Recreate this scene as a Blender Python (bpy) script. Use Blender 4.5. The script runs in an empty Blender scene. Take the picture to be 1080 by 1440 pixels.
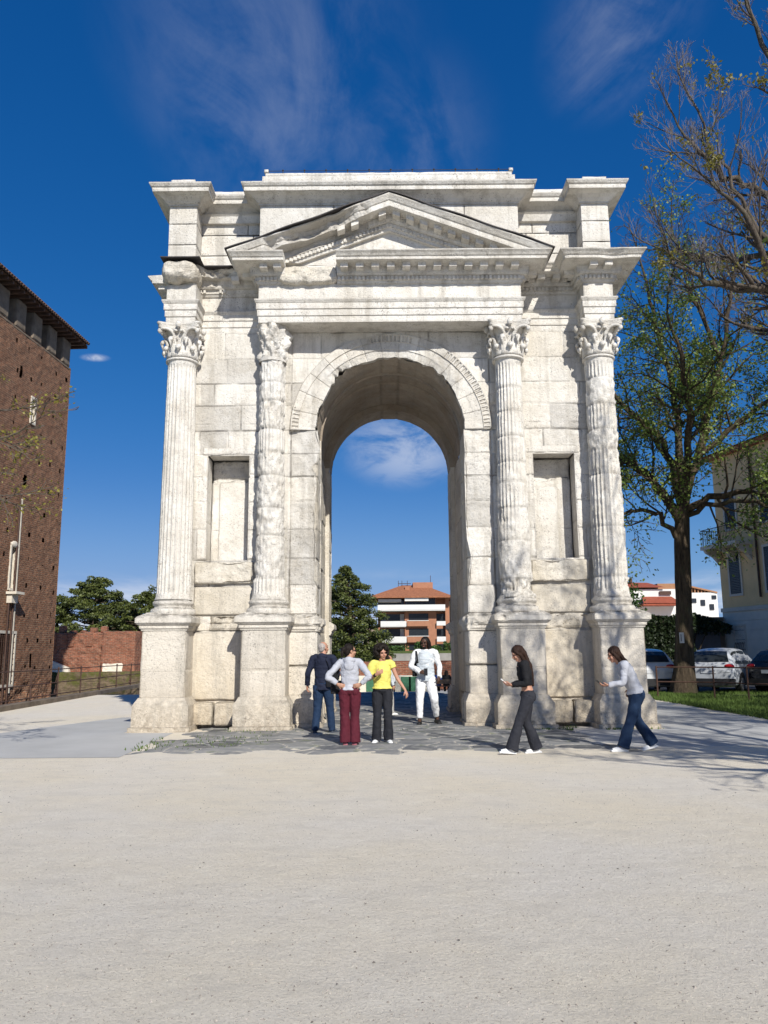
import bpy, math, random
import numpy as np
from mathutils import Vector, Matrix
R = math.radians
scene = bpy.context.scene
COL = scene.collection

# ---------------------------------------------------------------- noise
def _h(ix, iy, iz, s):
    h = (ix.astype(np.int64)*374761393 + iy.astype(np.int64)*668265263 + iz.astype(np.int64)*2147483647 + int(s)*1274126177) & 0xffffffff
    h = ((h ^ (h >> 13))*1274126177) & 0xffffffff
    h = ((h ^ (h >> 16))*2246822519) & 0xffffffff
    h = h ^ (h >> 15)
    return (h & 0xffff)/32767.5 - 1.0
def vnoise(p, s=0):
    p = np.asarray(p, float)
    f = np.floor(p); t = p-f; t = t*t*(3-2*t); i = f.astype(np.int64)
    x, y, z = i[..., 0], i[..., 1], i[..., 2]
    tx, ty, tz = t[..., 0], t[..., 1], t[..., 2]
    r = 0
    for dx in (0, 1):
        for dy in (0, 1):
            for dz in (0, 1):
                w = (tx if dx else 1-tx)*(ty if dy else 1-ty)*(tz if dz else 1-tz)
                r = r + w*_h(x+dx, y+dy, z+dz, s)
    return r
def fbm(p, sc=1.0, o=3, s=0):
    p = np.asarray(p, float)*sc; a = 1.0; r = 0; n = 0
    for k in range(o):
        r = r + a*vnoise(p*(2.03**k)+k*17.3, s+k); n += a; a *= .52
    return r/n

# ---------------------------------------------------------------- mesh builder
class MB:
    def __init__(s): s.v = []; s.q = []; s.t = []; s.a = []; s.n = 0; s.mq = []; s.mt = []
    def add(s, v, f, tint=0.0, m=0):
        v = np.asarray(v, float).reshape(-1, 3); base = s.n
        s.v.append(v); s.n += len(v)
        s.a.append(np.broadcast_to(np.asarray(tint, float).reshape(-1), (len(v),)) if np.ndim(tint) else np.full(len(v), float(tint)))
        f = np.asarray(f, dtype=np.int64)
        if f.size == 0: return
        if f.shape[1] == 4: s.q.append(f+base); s.mq.append(np.full(len(f), m))
        else: s.t.append(f+base); s.mt.append(np.full(len(f), m))
    def grid(s, P, tint=0.0, wu=False, wv=False, mask=None, m=0):
        P = np.asarray(P, float); n, k = P.shape[:2]
        idx = np.arange(n*k).reshape(n, k)
        if wu: idx = np.vstack([idx, idx[:1]])
        if wv: idx = np.hstack([idx, idx[:, :1]])
        f = np.stack([idx[:-1, :-1], idx[:-1, 1:], idx[1:, 1:], idx[1:, :-1]], -1).reshape(-1, 4)
        if mask is not None: f = f[mask.reshape(-1)]
        s.add(P.reshape(-1, 3), f, tint if not np.ndim(tint) else np.asarray(tint).reshape(-1), m)
    def box(s, lo, hi, tint=0.0, m=0):
        x0, y0, z0 = lo; x1, y1, z1 = hi
        v = [(x0,y0,z0),(x1,y0,z0),(x1,y1,z0),(x0,y1,z0),(x0,y0,z1),(x1,y0,z1),(x1,y1,z1),(x0,y1,z1)]
        s.add(v, [(0,3,2,1),(4,5,6,7),(0,1,5,4),(1,2,6,5),(2,3,7,6),(3,0,4,7)], tint, m)
    def obox(s, c, half, ang=0.0, M=None, tint=0.0, m=0):
        hx, hy, hz = half
        v = np.array([(-hx,-hy,-hz),(hx,-hy,-hz),(hx,hy,-hz),(-hx,hy,-hz),(-hx,-hy,hz),(hx,-hy,hz),(hx,hy,hz),(-hx,hy,hz)], float)
        if M is None:
            ca, sa = math.cos(ang), math.sin(ang); M = np.array([(ca,-sa,0),(sa,ca,0),(0,0,1)])
        v = v @ np.asarray(M).T + np.asarray(c, float)
        s.add(v, [(0,3,2,1),(4,5,6,7),(0,1,5,4),(1,2,6,5),(2,3,7,6),(3,0,4,7)], tint, m)
    def tube(s, pts, rad, n=8, caps=True, tint=0.0, squash=None, m=0, up=None):
        pts = np.asarray(pts, float); k = len(pts)
        rad = np.broadcast_to(np.asarray(rad, float), (k,))
        d = np.gradient(pts, axis=0); d /= (np.linalg.norm(d, axis=1)[:, None]+1e-9)
        ref = np.array([0, 0, 1.0]) if up is None else np.asarray(up, float)
        if abs(d[0] @ ref) > .95: ref = np.array([0, 1.0, 0]) if abs(d[0][1]) < .9 else np.array([1.0, 0, 0])
        rows = []; u = ref
        a = np.linspace(0, 2*math.pi, n, endpoint=False)
        for i in range(k):
            u = u - (u @ d[i])*d[i]; u /= np.linalg.norm(u)+1e-9
            w = np.cross(d[i], u)
            su, sw = (1, 1) if squash is None else (squash if np.ndim(squash[0]) == 0 else squash[i])
            rows.append(pts[i]+rad[i]*(np.cos(a)[:, None]*u*su+np.sin(a)[:, None]*w*sw))
        if caps:
            rows = [np.tile(pts[0], (n, 1))]+rows+[np.tile(pts[-1], (n, 1))]
        s.grid(np.array(rows), tint, wv=True, m=m)
    def ell(s, c, r, n=12, k=8, M=None, tint=0.0, m=0):
        th = np.linspace(0, math.pi, k+1); ph = np.linspace(0, 2*math.pi, n, endpoint=False)
        P = np.stack([np.sin(th)[:, None]*np.cos(ph)[None]*r[0], np.sin(th)[:, None]*np.sin(ph)[None]*r[1], -np.cos(th)[:, None]*np.ones(n)[None]*r[2]], -1)
        if M is not None: P = P @ np.asarray(M).T
        s.grid(P+np.asarray(c, float), tint, wv=True, m=m)
    def prism(s, poly, axis, a0, a1, m=0, tint=0.0):
        # poly 2D points in the plane perpendicular to axis; convex fan caps
        n = len(poly); V = []
        for a in (a0, a1):
            for (p, q) in poly:
                V.append((a, p, q) if axis == 'x' else ((p, a, q) if axis == 'y' else (p, q, a)))
        f = [(i, (i+1) % n, n+(i+1) % n, n+i) for i in range(n)]
        s.add(V, f, tint, m)
        c = np.mean(np.array(V[:n]), 0); d = np.mean(np.array(V[n:]), 0)
        s.add([c]+V[:n], [(0, 1+(i+1) % n, 1+i) for i in range(n)], tint, m)
        s.add([d]+V[n:], [(0, 1+i, 1+(i+1) % n) for i in range(n)], tint, m)
    def build(s, name, mats, parent=None, smooth=False, weld=False):
        v = np.concatenate(s.v) if s.v else np.zeros((0, 3))
        q = np.concatenate(s.q) if s.q else np.zeros((0, 4), int)
        t = np.concatenate(s.t) if s.t else np.zeros((0, 3), int)
        me = bpy.data.meshes.new(name)
        me.vertices.add(len(v)); me.vertices.foreach_set('co', v.astype(np.float32).ravel())
        nl = q.size+t.size; me.loops.add(nl)
        me.loops.foreach_set('vertex_index', np.concatenate([q.ravel(), t.ravel()]).astype(np.int32))
        me.polygons.add(len(q)+len(t))
        me.polygons.foreach_set('loop_start', np.concatenate([np.arange(len(q))*4, q.size+np.arange(len(t))*3]).astype(np.int32))
        mi = np.concatenate([x for x in s.mq]+[x for x in s.mt]) if (s.mq or s.mt) else np.zeros(0)
        me.polygons.foreach_set('material_index', mi.astype(np.int32))
        me.polygons.foreach_set('use_smooth', np.full(len(q)+len(t), smooth))
        at = me.attributes.new('tint', 'FLOAT', 'POINT')
        at.data.foreach_set('value', np.concatenate(s.a).astype(np.float32))
        me.update(calc_edges=True); me.validate()
        if weld:
            import bmesh
            bm = bmesh.new(); bm.from_mesh(me); bmesh.ops.remove_doubles(bm, verts=bm.verts, dist=.0004); bm.to_mesh(me); bm.free()
        for m in (mats if isinstance(mats, (list, tuple)) else [mats]): me.materials.append(m)
        o = bpy.data.objects.new(name, me); COL.objects.link(o)
        if parent: o.parent = parent
        return o

def tag(o, label=None, cat=None, group=None, kind=None):
    if label: o['label'] = label
    if cat: o['category'] = cat
    if group: o['group'] = group
    if kind: o['kind'] = kind
    return o
def empty(name, loc=(0, 0, 0), rz=0.0):
    o = bpy.data.objects.new(name, None); COL.objects.link(o); o.location = loc; o.rotation_euler = (0, 0, rz)
    o.empty_display_size = .2
    return o
def copy_tree(o, parent=None, loc=None, rz=None):
    c = o.copy(); COL.objects.link(c); c.parent = parent
    if loc is not None: c.location = loc
    if rz is not None: c.rotation_euler = (0, 0, rz)
    for ch in [x for x in bpy.data.objects if x.parent == o]: copy_tree(ch, c)
    return c
def segc(br, res):
    out = []
    for a, b in zip(br[:-1], br[1:]):
        n = max(1, int(math.ceil((b-a)/res-1e-6))); out += list(np.linspace(a, b, n, endpoint=False))
    return np.array(out+[br[-1]])

# ---------------------------------------------------------------- material helper
class NT:
    def __init__(s, name):
        s.m = bpy.data.materials.new(name); s.m.use_nodes = True
        s.t = s.m.node_tree; s.t.nodes.clear()
        s.out = s.n('ShaderNodeOutputMaterial'); s.b = s.n('ShaderNodeBsdfPrincipled')
        s.l(s.b.outputs[0], s.out.inputs[0])
        s.tc = s.n('ShaderNodeTexCoord')
    def n(s, typ, **kw):
        o = s.t.nodes.new(typ)
        for k, v in kw.items(): setattr(o, k, v)
        return o
    def l(s, a, b): s.t.links.new(a, b)
    def setin(s, node, key, v):
        if v is None: return
        if hasattr(v, 'links'): s.l(v, node.inputs[key])
        else: node.inputs[key].default_value = v
    def map(s, scale=(1, 1, 1), rot=(0, 0, 0), src=None, loc=(0, 0, 0)):
        o = s.n('ShaderNodeMapping'); o.inputs['Scale'].default_value = scale; o.inputs['Rotation'].default_value = rot; o.inputs['Location'].default_value = loc
        s.l(src if src is not None else s.tc.outputs['Object'], o.inputs[0]); return o.outputs[0]
    def noise(s, scale, detail=4, rough=.6, vec=None, dist=0):
        o = s.n('ShaderNodeTexNoise'); o.inputs['Scale'].default_value = scale; o.inputs['Detail'].default_value = detail
        o.inputs['Roughness'].default_value = rough; o.inputs['Distortion'].default_value = dist
        s.l(vec if vec is not None else s.tc.outputs['Object'], o.inputs['Vector']); return o.outputs['Fac']
    def vor(s, scale, feature='F1', out='Distance', vec=None, rnd=1.0):
        o = s.n('ShaderNodeTexVoronoi'); o.feature = feature; o.inputs['Scale'].default_value = scale; o.inputs['Randomness'].default_value = rnd
        s.l(vec if vec is not None else s.tc.outputs['Object'], o.inputs['Vector']); return o.outputs[out]
    def ramp(s, fac, stops):
        o = s.n('ShaderNodeValToRGB'); e = o.color_ramp.elements
        while len(e) < len(stops): e.new(.5)
        for i, (p, c) in enumerate(stops):
            e[i].position = p; e[i].color = (c, c, c, 1) if not hasattr(c, '__len__') else (*c, 1)
        s.l(fac, o.inputs[0]); return o.outputs[0]
    def rng(s, v, a, b, c=0, d=1):
        o = s.n('ShaderNodeMapRange'); o.inputs[1].default_value = a; o.inputs[2].default_value = b; o.inputs[3].default_value = c; o.inputs[4].default_value = d
        s.l(v, o.inputs[0]); return o.outputs[0]
    def mix(s, fac, a, b, mode='MIX'):
        o = s.n('ShaderNodeMix'); o.data_type = 'RGBA'; o.blend_type = mode; o.clamp_result = False
        s.setin(o, 0, fac)
        for k, v in ((6, a), (7, b)):
            if hasattr(v, 'links'): s.l(v, o.inputs[k])
            else: o.inputs[k].default_value = (*v, 1) if len(v) == 3 else v
        return o.outputs[2]
    def math(s, op, a, b=0.0):
        o = s.n('ShaderNodeMath'); o.operation = op; s.setin(o, 0, a); s.setin(o, 1, b); return o.outputs[0]
    def attr(s, name='tint'):
        o = s.n('ShaderNodeAttribute'); o.attribute_name = name; return o.outputs['Fac']
    def sep(s, vec=None):
        o = s.n('ShaderNodeSeparateXYZ'); s.l(vec if vec is not None else s.tc.outputs['Object'], o.inputs[0]); return o.outputs
    def bump(s, h, strength=.5, dist=.02, prev=None):
        o = s.n('ShaderNodeBump'); o.inputs['Strength'].default_value = strength; o.inputs['Distance'].default_value = dist
        s.l(h, o.inputs['Height'])
        if prev is not None: s.l(prev, o.inputs['Normal'])
        return o.outputs[0]
    def fin(s, color, rough=.8, normal=None, spec=.3, metal=0.0, emis=None):
        if hasattr(color, 'links'): s.l(color, s.b.inputs['Base Color'])
        else: s.b.inputs['Base Color'].default_value = (*color, 1)
        s.setin(s.b, 'Roughness', rough); s.b.inputs['Specular IOR Level'].default_value = spec; s.b.inputs['Metallic'].default_value = metal
        if normal is not None: s.l(normal, s.b.inputs['Normal'])
        return s.m

def simple(name, c, rough=.7, var=.12, scale=6, spec=.3, metal=0.0, bump=.3, bd=.01, bscale=None):
    k = NT(name); f = k.noise(scale, 5, .65)
    a = tuple(x*(1-var) for x in c); b = tuple(min(1, x*(1+var)) for x in c)
    colr = k.mix(k.rng(f, .3, .7), a, b)
    nm = k.bump(k.noise(bscale or scale*6, 4, .6), bump, bd) if bump else None
    return k.fin(colr, rough, nm, spec, metal)

def mk_stone(name, ca, cb, stain=.35, lowz=True, dark=0.0):
    k = NT(name)
    big = k.noise(.9, 6, .65); mid = k.noise(4.5, 6, .7)
    c = k.mix(k.rng(big, .35, .68), ca, cb)
    c = k.mix(k.math('MULTIPLY', k.rng(mid, .52, .66), .4), c, tuple(x*.72 for x in cb))
    # block tint
    t = k.attr(); c = k.mix(k.math('MAXIMUM', t, 0.0), c, (.50, .44, .34)); c = k.mix(k.math('MAXIMUM', k.math('MULTIPLY', t, -1.0), 0.0), c, (.10, .09, .08))
    if lowz:
        z = k.sep()[2]
        lz = k.math('ADD', z, k.math('MULTIPLY', big, 2.2))
        c = k.mix(k.rng(lz, 1.0, 4.2, .6, 0), c, (.60, .49, .34))
        lz2 = k.math('ADD', z, k.math('MULTIPLY', mid, 1.6))
        c = k.mix(k.math('MULTIPLY', k.rng(lz2, .75, 1.7, .8, 0), k.ramp(k.noise(9, 6, .75), [(.42, 0), (.62, 1)])), c, (.22, .17, .12))
    # grey run-off streaks and lichen
    st = k.noise(1.0, 6, .7, k.map((3.2, 3.2, .35)))
    c = k.mix(k.math('MULTIPLY', k.ramp(st, [(.50, 0), (.64, 1)]), stain), c, (.34, .31, .26))
    geo = k.n('ShaderNodeNewGeometry')
    up = k.sep(geo.outputs['Normal'])[2]
    li = k.math('MULTIPLY', k.rng(up, .3, .8), k.ramp(k.noise(6, 5, .7), [(.35, 0), (.6, 1)]))
    c = k.mix(k.math('MULTIPLY', li, .8), c, (.11, .10, .085))
    # dirt in hollows
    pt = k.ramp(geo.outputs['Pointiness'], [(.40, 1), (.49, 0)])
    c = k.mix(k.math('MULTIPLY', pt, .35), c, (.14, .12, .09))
    sp = k.ramp(k.noise(30, 4, .7), [(.35, 1), (.43, 0)])
    c = k.mix(k.math('MULTIPLY', sp, k.rng(k.noise(1.6, 4, .6, k.map((1, 1, 1), loc=(9, 1, 5))), .42, .60, .15, .85)), c, (.16, .14, .12))
    if dark: c = k.mix(dark, c, (.12, .10, .085))
    pa = k.math('MULTIPLY', k.ramp(k.noise(2.3, 7, .75, k.map((1, 1, 1), loc=(3, 7, 2))), [(.55, 0), (.60, 1)]), .28); c = k.mix(pa, c, (.42, .37, .30))
    h = k.math('ADD', k.noise(14, 6, .7), k.math('MULTIPLY', k.noise(55, 4, .7), .5))
    pit = k.ramp(k.vor(22, 'SMOOTH_F1'), [(.05, 0), (.25, 1)])
    nm = k.bump(h, .85, .03); nm = k.bump(pit, .35, .015, nm)
    return k.fin(c, .88, nm, .2)
STONE = mk_stone('weathered_limestone', (.785, .755, .70), (.63, .585, .51), .5)
STONE2 = mk_stone('rough_limestone', (.74, .695, .615), (.56, .50, .40), .5)
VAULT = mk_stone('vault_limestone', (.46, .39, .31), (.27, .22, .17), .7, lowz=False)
LEAD = simple('lead_flashing', (.05, .045, .045), .6, metal=.3)

# ---------------------------------------------------------------- masonry builders
def layout(zs, x0, x1, wmin, wmax, seed):
    r = random.Random(seed); out = []
    for i in range(len(zs)-1):
        xs = [x0]; 
        while xs[-1] < x1-wmax: xs.append(xs[-1]+r.uniform(wmin, wmax))
        xs.append(x1)
        if len(xs) > 2 and xs[-1]-xs[-2] < wmin*.6: xs.pop(-2)
        out.append(np.array(xs))
    return np.array(zs), out
def joint_field(U, V, lay, seed):
    zs, xs = lay
    ci = np.clip(np.searchsorted(zs, V.ravel(), 'right')-1, 0, len(zs)-2)
    Uf = U.ravel(); Vf = V.ravel(); e = np.zeros(len(Uf)); bid = np.zeros(len(Uf))
    rr = np.random.default_rng(seed)
    for c in range(len(zs)-1):
        m = ci == c
        if not m.any(): continue
        X = xs[c]; bi = np.clip(np.searchsorted(X, Uf[m], 'right')-1, 0, len(X)-2)
        eu = np.minimum(Uf[m]-X[bi], X[bi+1]-Uf[m]); ev = np.minimum(Vf[m]-zs[c], zs[c+1]-Vf[m])
        rv = rr.uniform(-1, 1, len(X)); e[m] = np.minimum(eu, ev); bid[m] = rv[bi]
    return e.reshape(U.shape), bid.reshape(U.shape)
def panel(mb, o, u, v, n, us, vs, lay, seed, groove=.013, amp=.007, rough=None, mask=None, off=.007, gw=.017, tint=.34, post=None, uoff=0, voff=0):
    o, u, v, n = (np.asarray(a, float) for a in (o, u, v, n))
    U, V = np.meshgrid(us, vs, indexing='ij')
    P = o+U[..., None]*u+V[..., None]*v
    e, b = joint_field(U+uoff+.01*fbm(P, 3, 2, seed), V+voff+.008*fbm(P, 3, 2, seed+3), lay, seed)
    rg = rough(U, V) if rough is not None else 0.0
    gf = 1+np.clip(np.asarray(rg)/.03, 0, 1.3)*1.1
    d = -groove*gf*np.exp(-(np.maximum(e, 0)/gw)**2)*(.7+.6*fbm(P, 2.5, 2, seed+5)) + b*off + amp*fbm(P, 5, 3, seed+7)
    ff = fbm(P, 3.2, 5, seed+9)
    chip = np.maximum(0, fbm(P, 2.2, 3, seed+11)-.28)*np.exp(-np.maximum(e, 0)/.05)
    d = d + rg*(ff-.25) - chip*.10
    P = P+d[..., None]*n
    if post is not None: P = post(P, U, V)
    M = None
    if mask is not None:
        uc = (U[:-1, :-1]+U[1:, 1:])/2; vc = (V[:-1, :-1]+V[1:, 1:])/2; M = mask(uc, vc)
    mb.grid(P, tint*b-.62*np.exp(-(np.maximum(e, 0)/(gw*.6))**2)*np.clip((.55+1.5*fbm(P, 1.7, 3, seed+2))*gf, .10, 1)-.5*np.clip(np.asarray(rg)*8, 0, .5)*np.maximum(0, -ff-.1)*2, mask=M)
def gbox(mb, lo, hi, res=.05, amp=.006, groove=.012, seed=0, faces='xXyYzZ', tint=0.0, rough=0.0, sc=4.0):
    lo = np.array(lo, float); hi = np.array(hi, float)
    for ax in range(3):
        for sd in (0, 1):
            nm = 'xyz'[ax] if sd == 0 else 'XYZ'[ax]
            if nm not in faces: continue
            a, b = [i for i in range(3) if i != ax]
            ua = segc([lo[a], hi[a]], res); vb = segc([lo[b], hi[b]], res)
            A, B = np.meshgrid(ua, vb, indexing='ij'); P = np.zeros(A.shape+(3,)); P[..., a] = A; P[..., b] = B; P[..., ax] = (lo, hi)[sd][ax]
            Q = P.copy(); base = amp*(1+fbm(P, sc, 3, seed))+rough*np.maximum(0, fbm(P, 2.6, 5, seed+4)+.25)
            for x in range(3):
                for s2, bd in ((1, lo[x]), (-1, hi[x])):
                    on = np.abs(P[..., x]-bd) < 1e-6
                    eo = np.full(A.shape, 9.0)
                    for y in range(3):
                        if y != x: eo = np.minimum(eo, np.minimum(np.abs(P[..., y]-lo[y]), np.abs(P[..., y]-hi[y])))
                    push = base+groove*np.exp(-(eo/.03)**2)*(1+1.2*np.maximum(0, fbm(P, 3.0, 2, seed+8)))
                    Q[..., x] += np.where(on, s2*push, 0)
            if sd == (1 if ax != 1 else 0): Q = Q
            mb.grid(Q if sd else Q[::-1], tint)
def sweep(mb, path, prof, closed=False, res=.06, pres=.04, amp=.004, chip=.05, seed=0, tint=0.0, skip=(), chipth=.3, caps=True, zf=None):
    path = [np.array(p, float) for p in path]; n = len(path)
    dirs = []
    m = n if closed else n-1
    for i in range(m):
        d = path[(i+1) % n]-path[i]; dirs.append(d/np.linalg.norm(d))
    nr = [np.array([d[1], -d[0]]) for d in dirs]
    mit = []
    for i in range(n):
        if closed: a, b = nr[i-1], nr[i]
        else: a = nr[max(i-1, 0)]; b = nr[min(i, m-1)]
        mit.append((a+b)/(1+a @ b))
    pr = [prof[0]]
    for a, b in zip(prof[:-1], prof[1:]):
        L = math.hypot(b[0]-a[0], b[1]-a[1]); k = max(1, int(round(L/pres)))
        for j in range(1, k+1): pr.append((a[0]+(b[0]-a[0])*j/k, a[1]+(b[1]-a[1])*j/k))
    out = np.array([p[0] for p in pr]); z = np.array([p[1] for p in pr])
    mx = out.max()
    for i in range(m):
        if i in skip: continue
        p, q = path[i], path[(i+1) % n]; L = np.linalg.norm(q-p); k = max(1, int(round(L/res)))
        t = np.linspace(0, 1, k+1)
        B = p[None]+(q-p)[None]*t[:, None]; Mv = mit[i][None]+(mit[(i+1) % n]-mit[i])[None]*t[:, None]
        P = np.zeros((k+1, len(out), 3)); P[..., :2] = B[:, None]+Mv[:, None]*out[None, :, None]; P[..., 2] = z[None]
        dd = amp*fbm(P, 5, 3, seed)
        c = np.maximum(0, fbm(P*np.array([1, 1, .6]), 1.9, 4, seed+3)-chipth)*chip*np.clip(out/mx, 0, 1)[None]*6
        P[..., :2] += (Mv[:, None]*(dd-c)[..., None])
        P[..., 2] += dd*.6
        mb.grid(P, tint)
    if not closed and caps:
        for e, Mv in ((0, mit[0]), (-1, mit[-1])):
            V = np.zeros((len(out)+1, 3)); V[1:, :2] = path[e][None]+Mv[None]*out[:, None]; V[1:, 2] = z
            V[0, :2] = path[e]+Mv*out.min(); V[0, 2] = z.mean()
            mb.add(V, [(0, j, j+1) for j in range(1, len(out))], tint)
def brackets(mb, path, closed, o0, o1, z0, z1, w, sp, seed=0, skip=(), miss=0.0, taper=0.0):
    r = random.Random(seed); path = [np.array(p, float) for p in path]; n = len(path)
    for i in range(n if closed else n-1):
        if i in skip: continue
        p, q = path[i], path[(i+1) % n]; d = q-p; L = np.linalg.norm(d); d = d/L; nr = np.array([d[1], -d[0]])
        prv = path[i-1] if (closed or i > 0) else None
        k = max(1, int(round((L+2*o1*.3)/sp))); k = int(round(L/sp)) if L > sp else 1
        for j in range(k):
            if r.random() < miss: continue
            c = p+d*(L*(j+.5)/k)
            c2 = c+nr*(o0+o1)/2
            mb.obox((c2[0], c2[1], (z0+z1)/2), (w/2, (o1-o0)/2, (z1-z0)/2), math.atan2(d[1], d[0]))

# ================================================================= THE ARCH
ARCH = empty('triumphal_arch', (0, 0, 0))
tag(ARCH, 'white limestone Roman triumphal arch with four fluted columns, pediment and attic', 'arch')
ZA = 8.60                       # underside of architrave
ZSP = 6.34; RI = 1.62; RO = 2.24; DEP = 4.6
XW = 4.76
zc = [0, .55, 1.22, 2.0, 2.3, 2.92, 3.5, 4.15, 4.75, 5.3, 5.8, 6.34, 6.92, 7.42, 7.98, 8.62]
lay = layout(zc, -XW, XW, .75, 1.45, 3)
# force joints at the zone borders of every course
for i in range(len(lay[1])):
    xs = [x for x in lay[1][i] if all(abs(abs(x)-b) > .28 for b in (2.2, 2.9, 4.25, XW))]
    if 6 > i > 5: xs = []
    lay[1][i] = np.array(sorted(xs+[-XW, XW, -2.2, 2.2] + ([-2.9, 2.9] if i % 2 else [-4.2, 4.2])))
NX0, NX1, NZ0, NZ1 = 3.10, 4.0, 3.48, 5.78
def r_front(U, V):
    r = np.where((np.abs(U) < 2.25) & (V < ZSP), .045, .012)
    r = np.where((np.abs(U) > 2.8) & (V > 2.92) & (V < 3.5), .05, r)
    r = np.where((np.abs(U) > 2.8) & (V > 5.85) & (V < 6.5), .035, r)
    r = np.where((np.abs(U) > 2.8) & (V > 2.0) & (V < 2.3), .08, r)
    return r
def jchip(z, side):
    q = np.stack([np.full_like(z, side*3.7), z*1.0, z*0], -1)
    c = .05*np.maximum(0, fbm(q, 2.2, 3, 5)+.15)
    if side < 0: c = c - .05*np.exp(-((z-5.95)/.28)**2)+.03*((z < 5.6) & (z > 3.0))+.06*np.exp(-((z-5.5)/.1)**2)
    else: c = c + .05*np.exp(-((z-3.5)/.25)**2)
    return np.where(z < ZSP-.02, c, 0)
def post_front(P, U, V):
    for s in (-1, 1):
        w = np.clip(1-(np.abs(U-s*1.6))/.12, 0, 1)
        P[..., 0] += s*w*jchip(V, s)
    return P
us = segc([-XW, -NX1, -NX0, -2.2, -1.6, 0, 1.6, 2.2, NX0, NX1, XW], .03)
vs = segc([0, NZ0, NZ1, ZSP, 8.62], .03)
def m_front(u, v):
    a = (np.abs(u) < 1.6) & (v < ZSP)
    b = (v >= ZSP) & (np.hypot(u, v-ZSP) < 2.0)
    c = (np.abs(u) > NX0) & (np.abs(u) < NX1) & (v > NZ0) & (v < NZ1)
    return ~(a | b | c)
wall = MB()
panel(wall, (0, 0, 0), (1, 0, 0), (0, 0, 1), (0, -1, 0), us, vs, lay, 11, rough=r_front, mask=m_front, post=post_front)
us2 = segc([-XW, -1.6, 1.6, XW], .07); vs2 = segc([0, ZSP, 8.62], .07)
panel(wall, (0, DEP, 0), (1, 0, 0), (0, 0, 1), (0, 1, 0), us2, vs2, lay, 12, mask=lambda u, v: ~(((np.abs(u) < 1.6) & (v < ZSP)) | ((v >= ZSP) & (np.hypot(u, v-ZSP) < 2.0))))
lays = layout(zc, 0, DEP, .8, 1.5, 5)
for s in (-1, 1):
    panel(wall, (s*XW, 0, 0), (0, 1, 0), (0, 0, 1), (s, 0, 0), segc([0, DEP], .06), segc([0, 8.62], .06), lays, 13+s, groove=.02)
WALL = wall.build('wall', STONE, ARCH)
# jambs of the passage
jamb = MB()
for s in (-1, 1):
    vz = segc([0, NZ0, NZ1, ZSP], .03)
    def pj(P, U, V, s=s):
        w = np.clip(1-np.abs(U)/.12, 0, 1); P[..., 0] += s*w*jchip(V, s); return P
    panel(jamb, (s*1.6, 0, 0), (0, 1, 0), (0, 0, 1), (-s, 0, 0), segc([0, .9], .04), vz, lays, 21+s, rough=lambda U, V: 0*U+.03, post=pj)
    panel(jamb, (s*1.70, .9, 0), (0, 1, 0), (0, 0, 1), (-s, 0, 0), segc([0, 2.8], .05), segc([0, ZSP], .05), lays, 24+s, rough=lambda U, V: 0*U+.02)
    panel(jamb, (s*1.6, 3.7, 0), (0, 1, 0), (0, 0, 1), (-s, 0, 0), segc([0, .9], .05), segc([0, ZSP], .05), lays, 27+s, rough=lambda U, V: 0*U+.02)
    for y in (.9, 3.7): jamb.box((s*1.6 if s > 0 else -1.72, y-.002, 0), (1.72 if s > 0 else s*1.6, y+.002, ZSP))
jamb.build('jamb', STONE2, ARCH)
# vault: two rings and the barrel between
def chipr(th):
    q = np.stack([th*2.2, 0*th+4, 0*th], -1)
    c = .07*np.maximum(0, fbm(q, 3.2, 4, 41)+.15)
    c += .10*np.exp(-((th-R(128))/R(14))**2)*(1+fbm(q, 9, 2, 2)) + .05*np.exp(-((th-R(88))/R(16))**2)+.07*np.exp(-((th-R(48))/R(16))**2)*(1+fbm(q, 9, 2, 3))
    return c
vt = MB()
def vault(y0, y1, r, mb, seed, res=.05):
    th = np.linspace(0, math.pi, 90); ys = segc([y0, y1], res)
    T, Y = np.meshgrid(th, ys, indexing='ij')
    k = np.abs(((T/math.pi*13) % 1)-.5); g = np.exp(-((.5-k)/.03)**2)
    k2 = np.abs(((Y/.93) % 1)-.5); g = np.maximum(g, np.exp(-((.5-k2)/.03)**2))
    P0 = np.stack([-np.cos(T)*r, Y, ZSP+np.sin(T)*r], -1)
    rr = r+.02*g+.012*fbm(P0, 3, 4, seed)+.03*(np.floor(Y/.93) % 2)
    if y0 < .5: rr = rr+chipr(T)*np.clip(1-(Y-.05)/.35, 0, 1)
    mb.grid(np.stack([-np.cos(T)*rr, Y, ZSP+np.sin(T)*rr], -1), -.4*g)
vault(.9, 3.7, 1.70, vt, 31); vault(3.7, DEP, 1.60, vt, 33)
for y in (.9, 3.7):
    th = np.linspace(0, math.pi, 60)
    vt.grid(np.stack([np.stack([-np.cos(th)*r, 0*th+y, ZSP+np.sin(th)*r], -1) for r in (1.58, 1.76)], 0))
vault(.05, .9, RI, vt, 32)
vt.build('vault', VAULT, ARCH)
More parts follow.
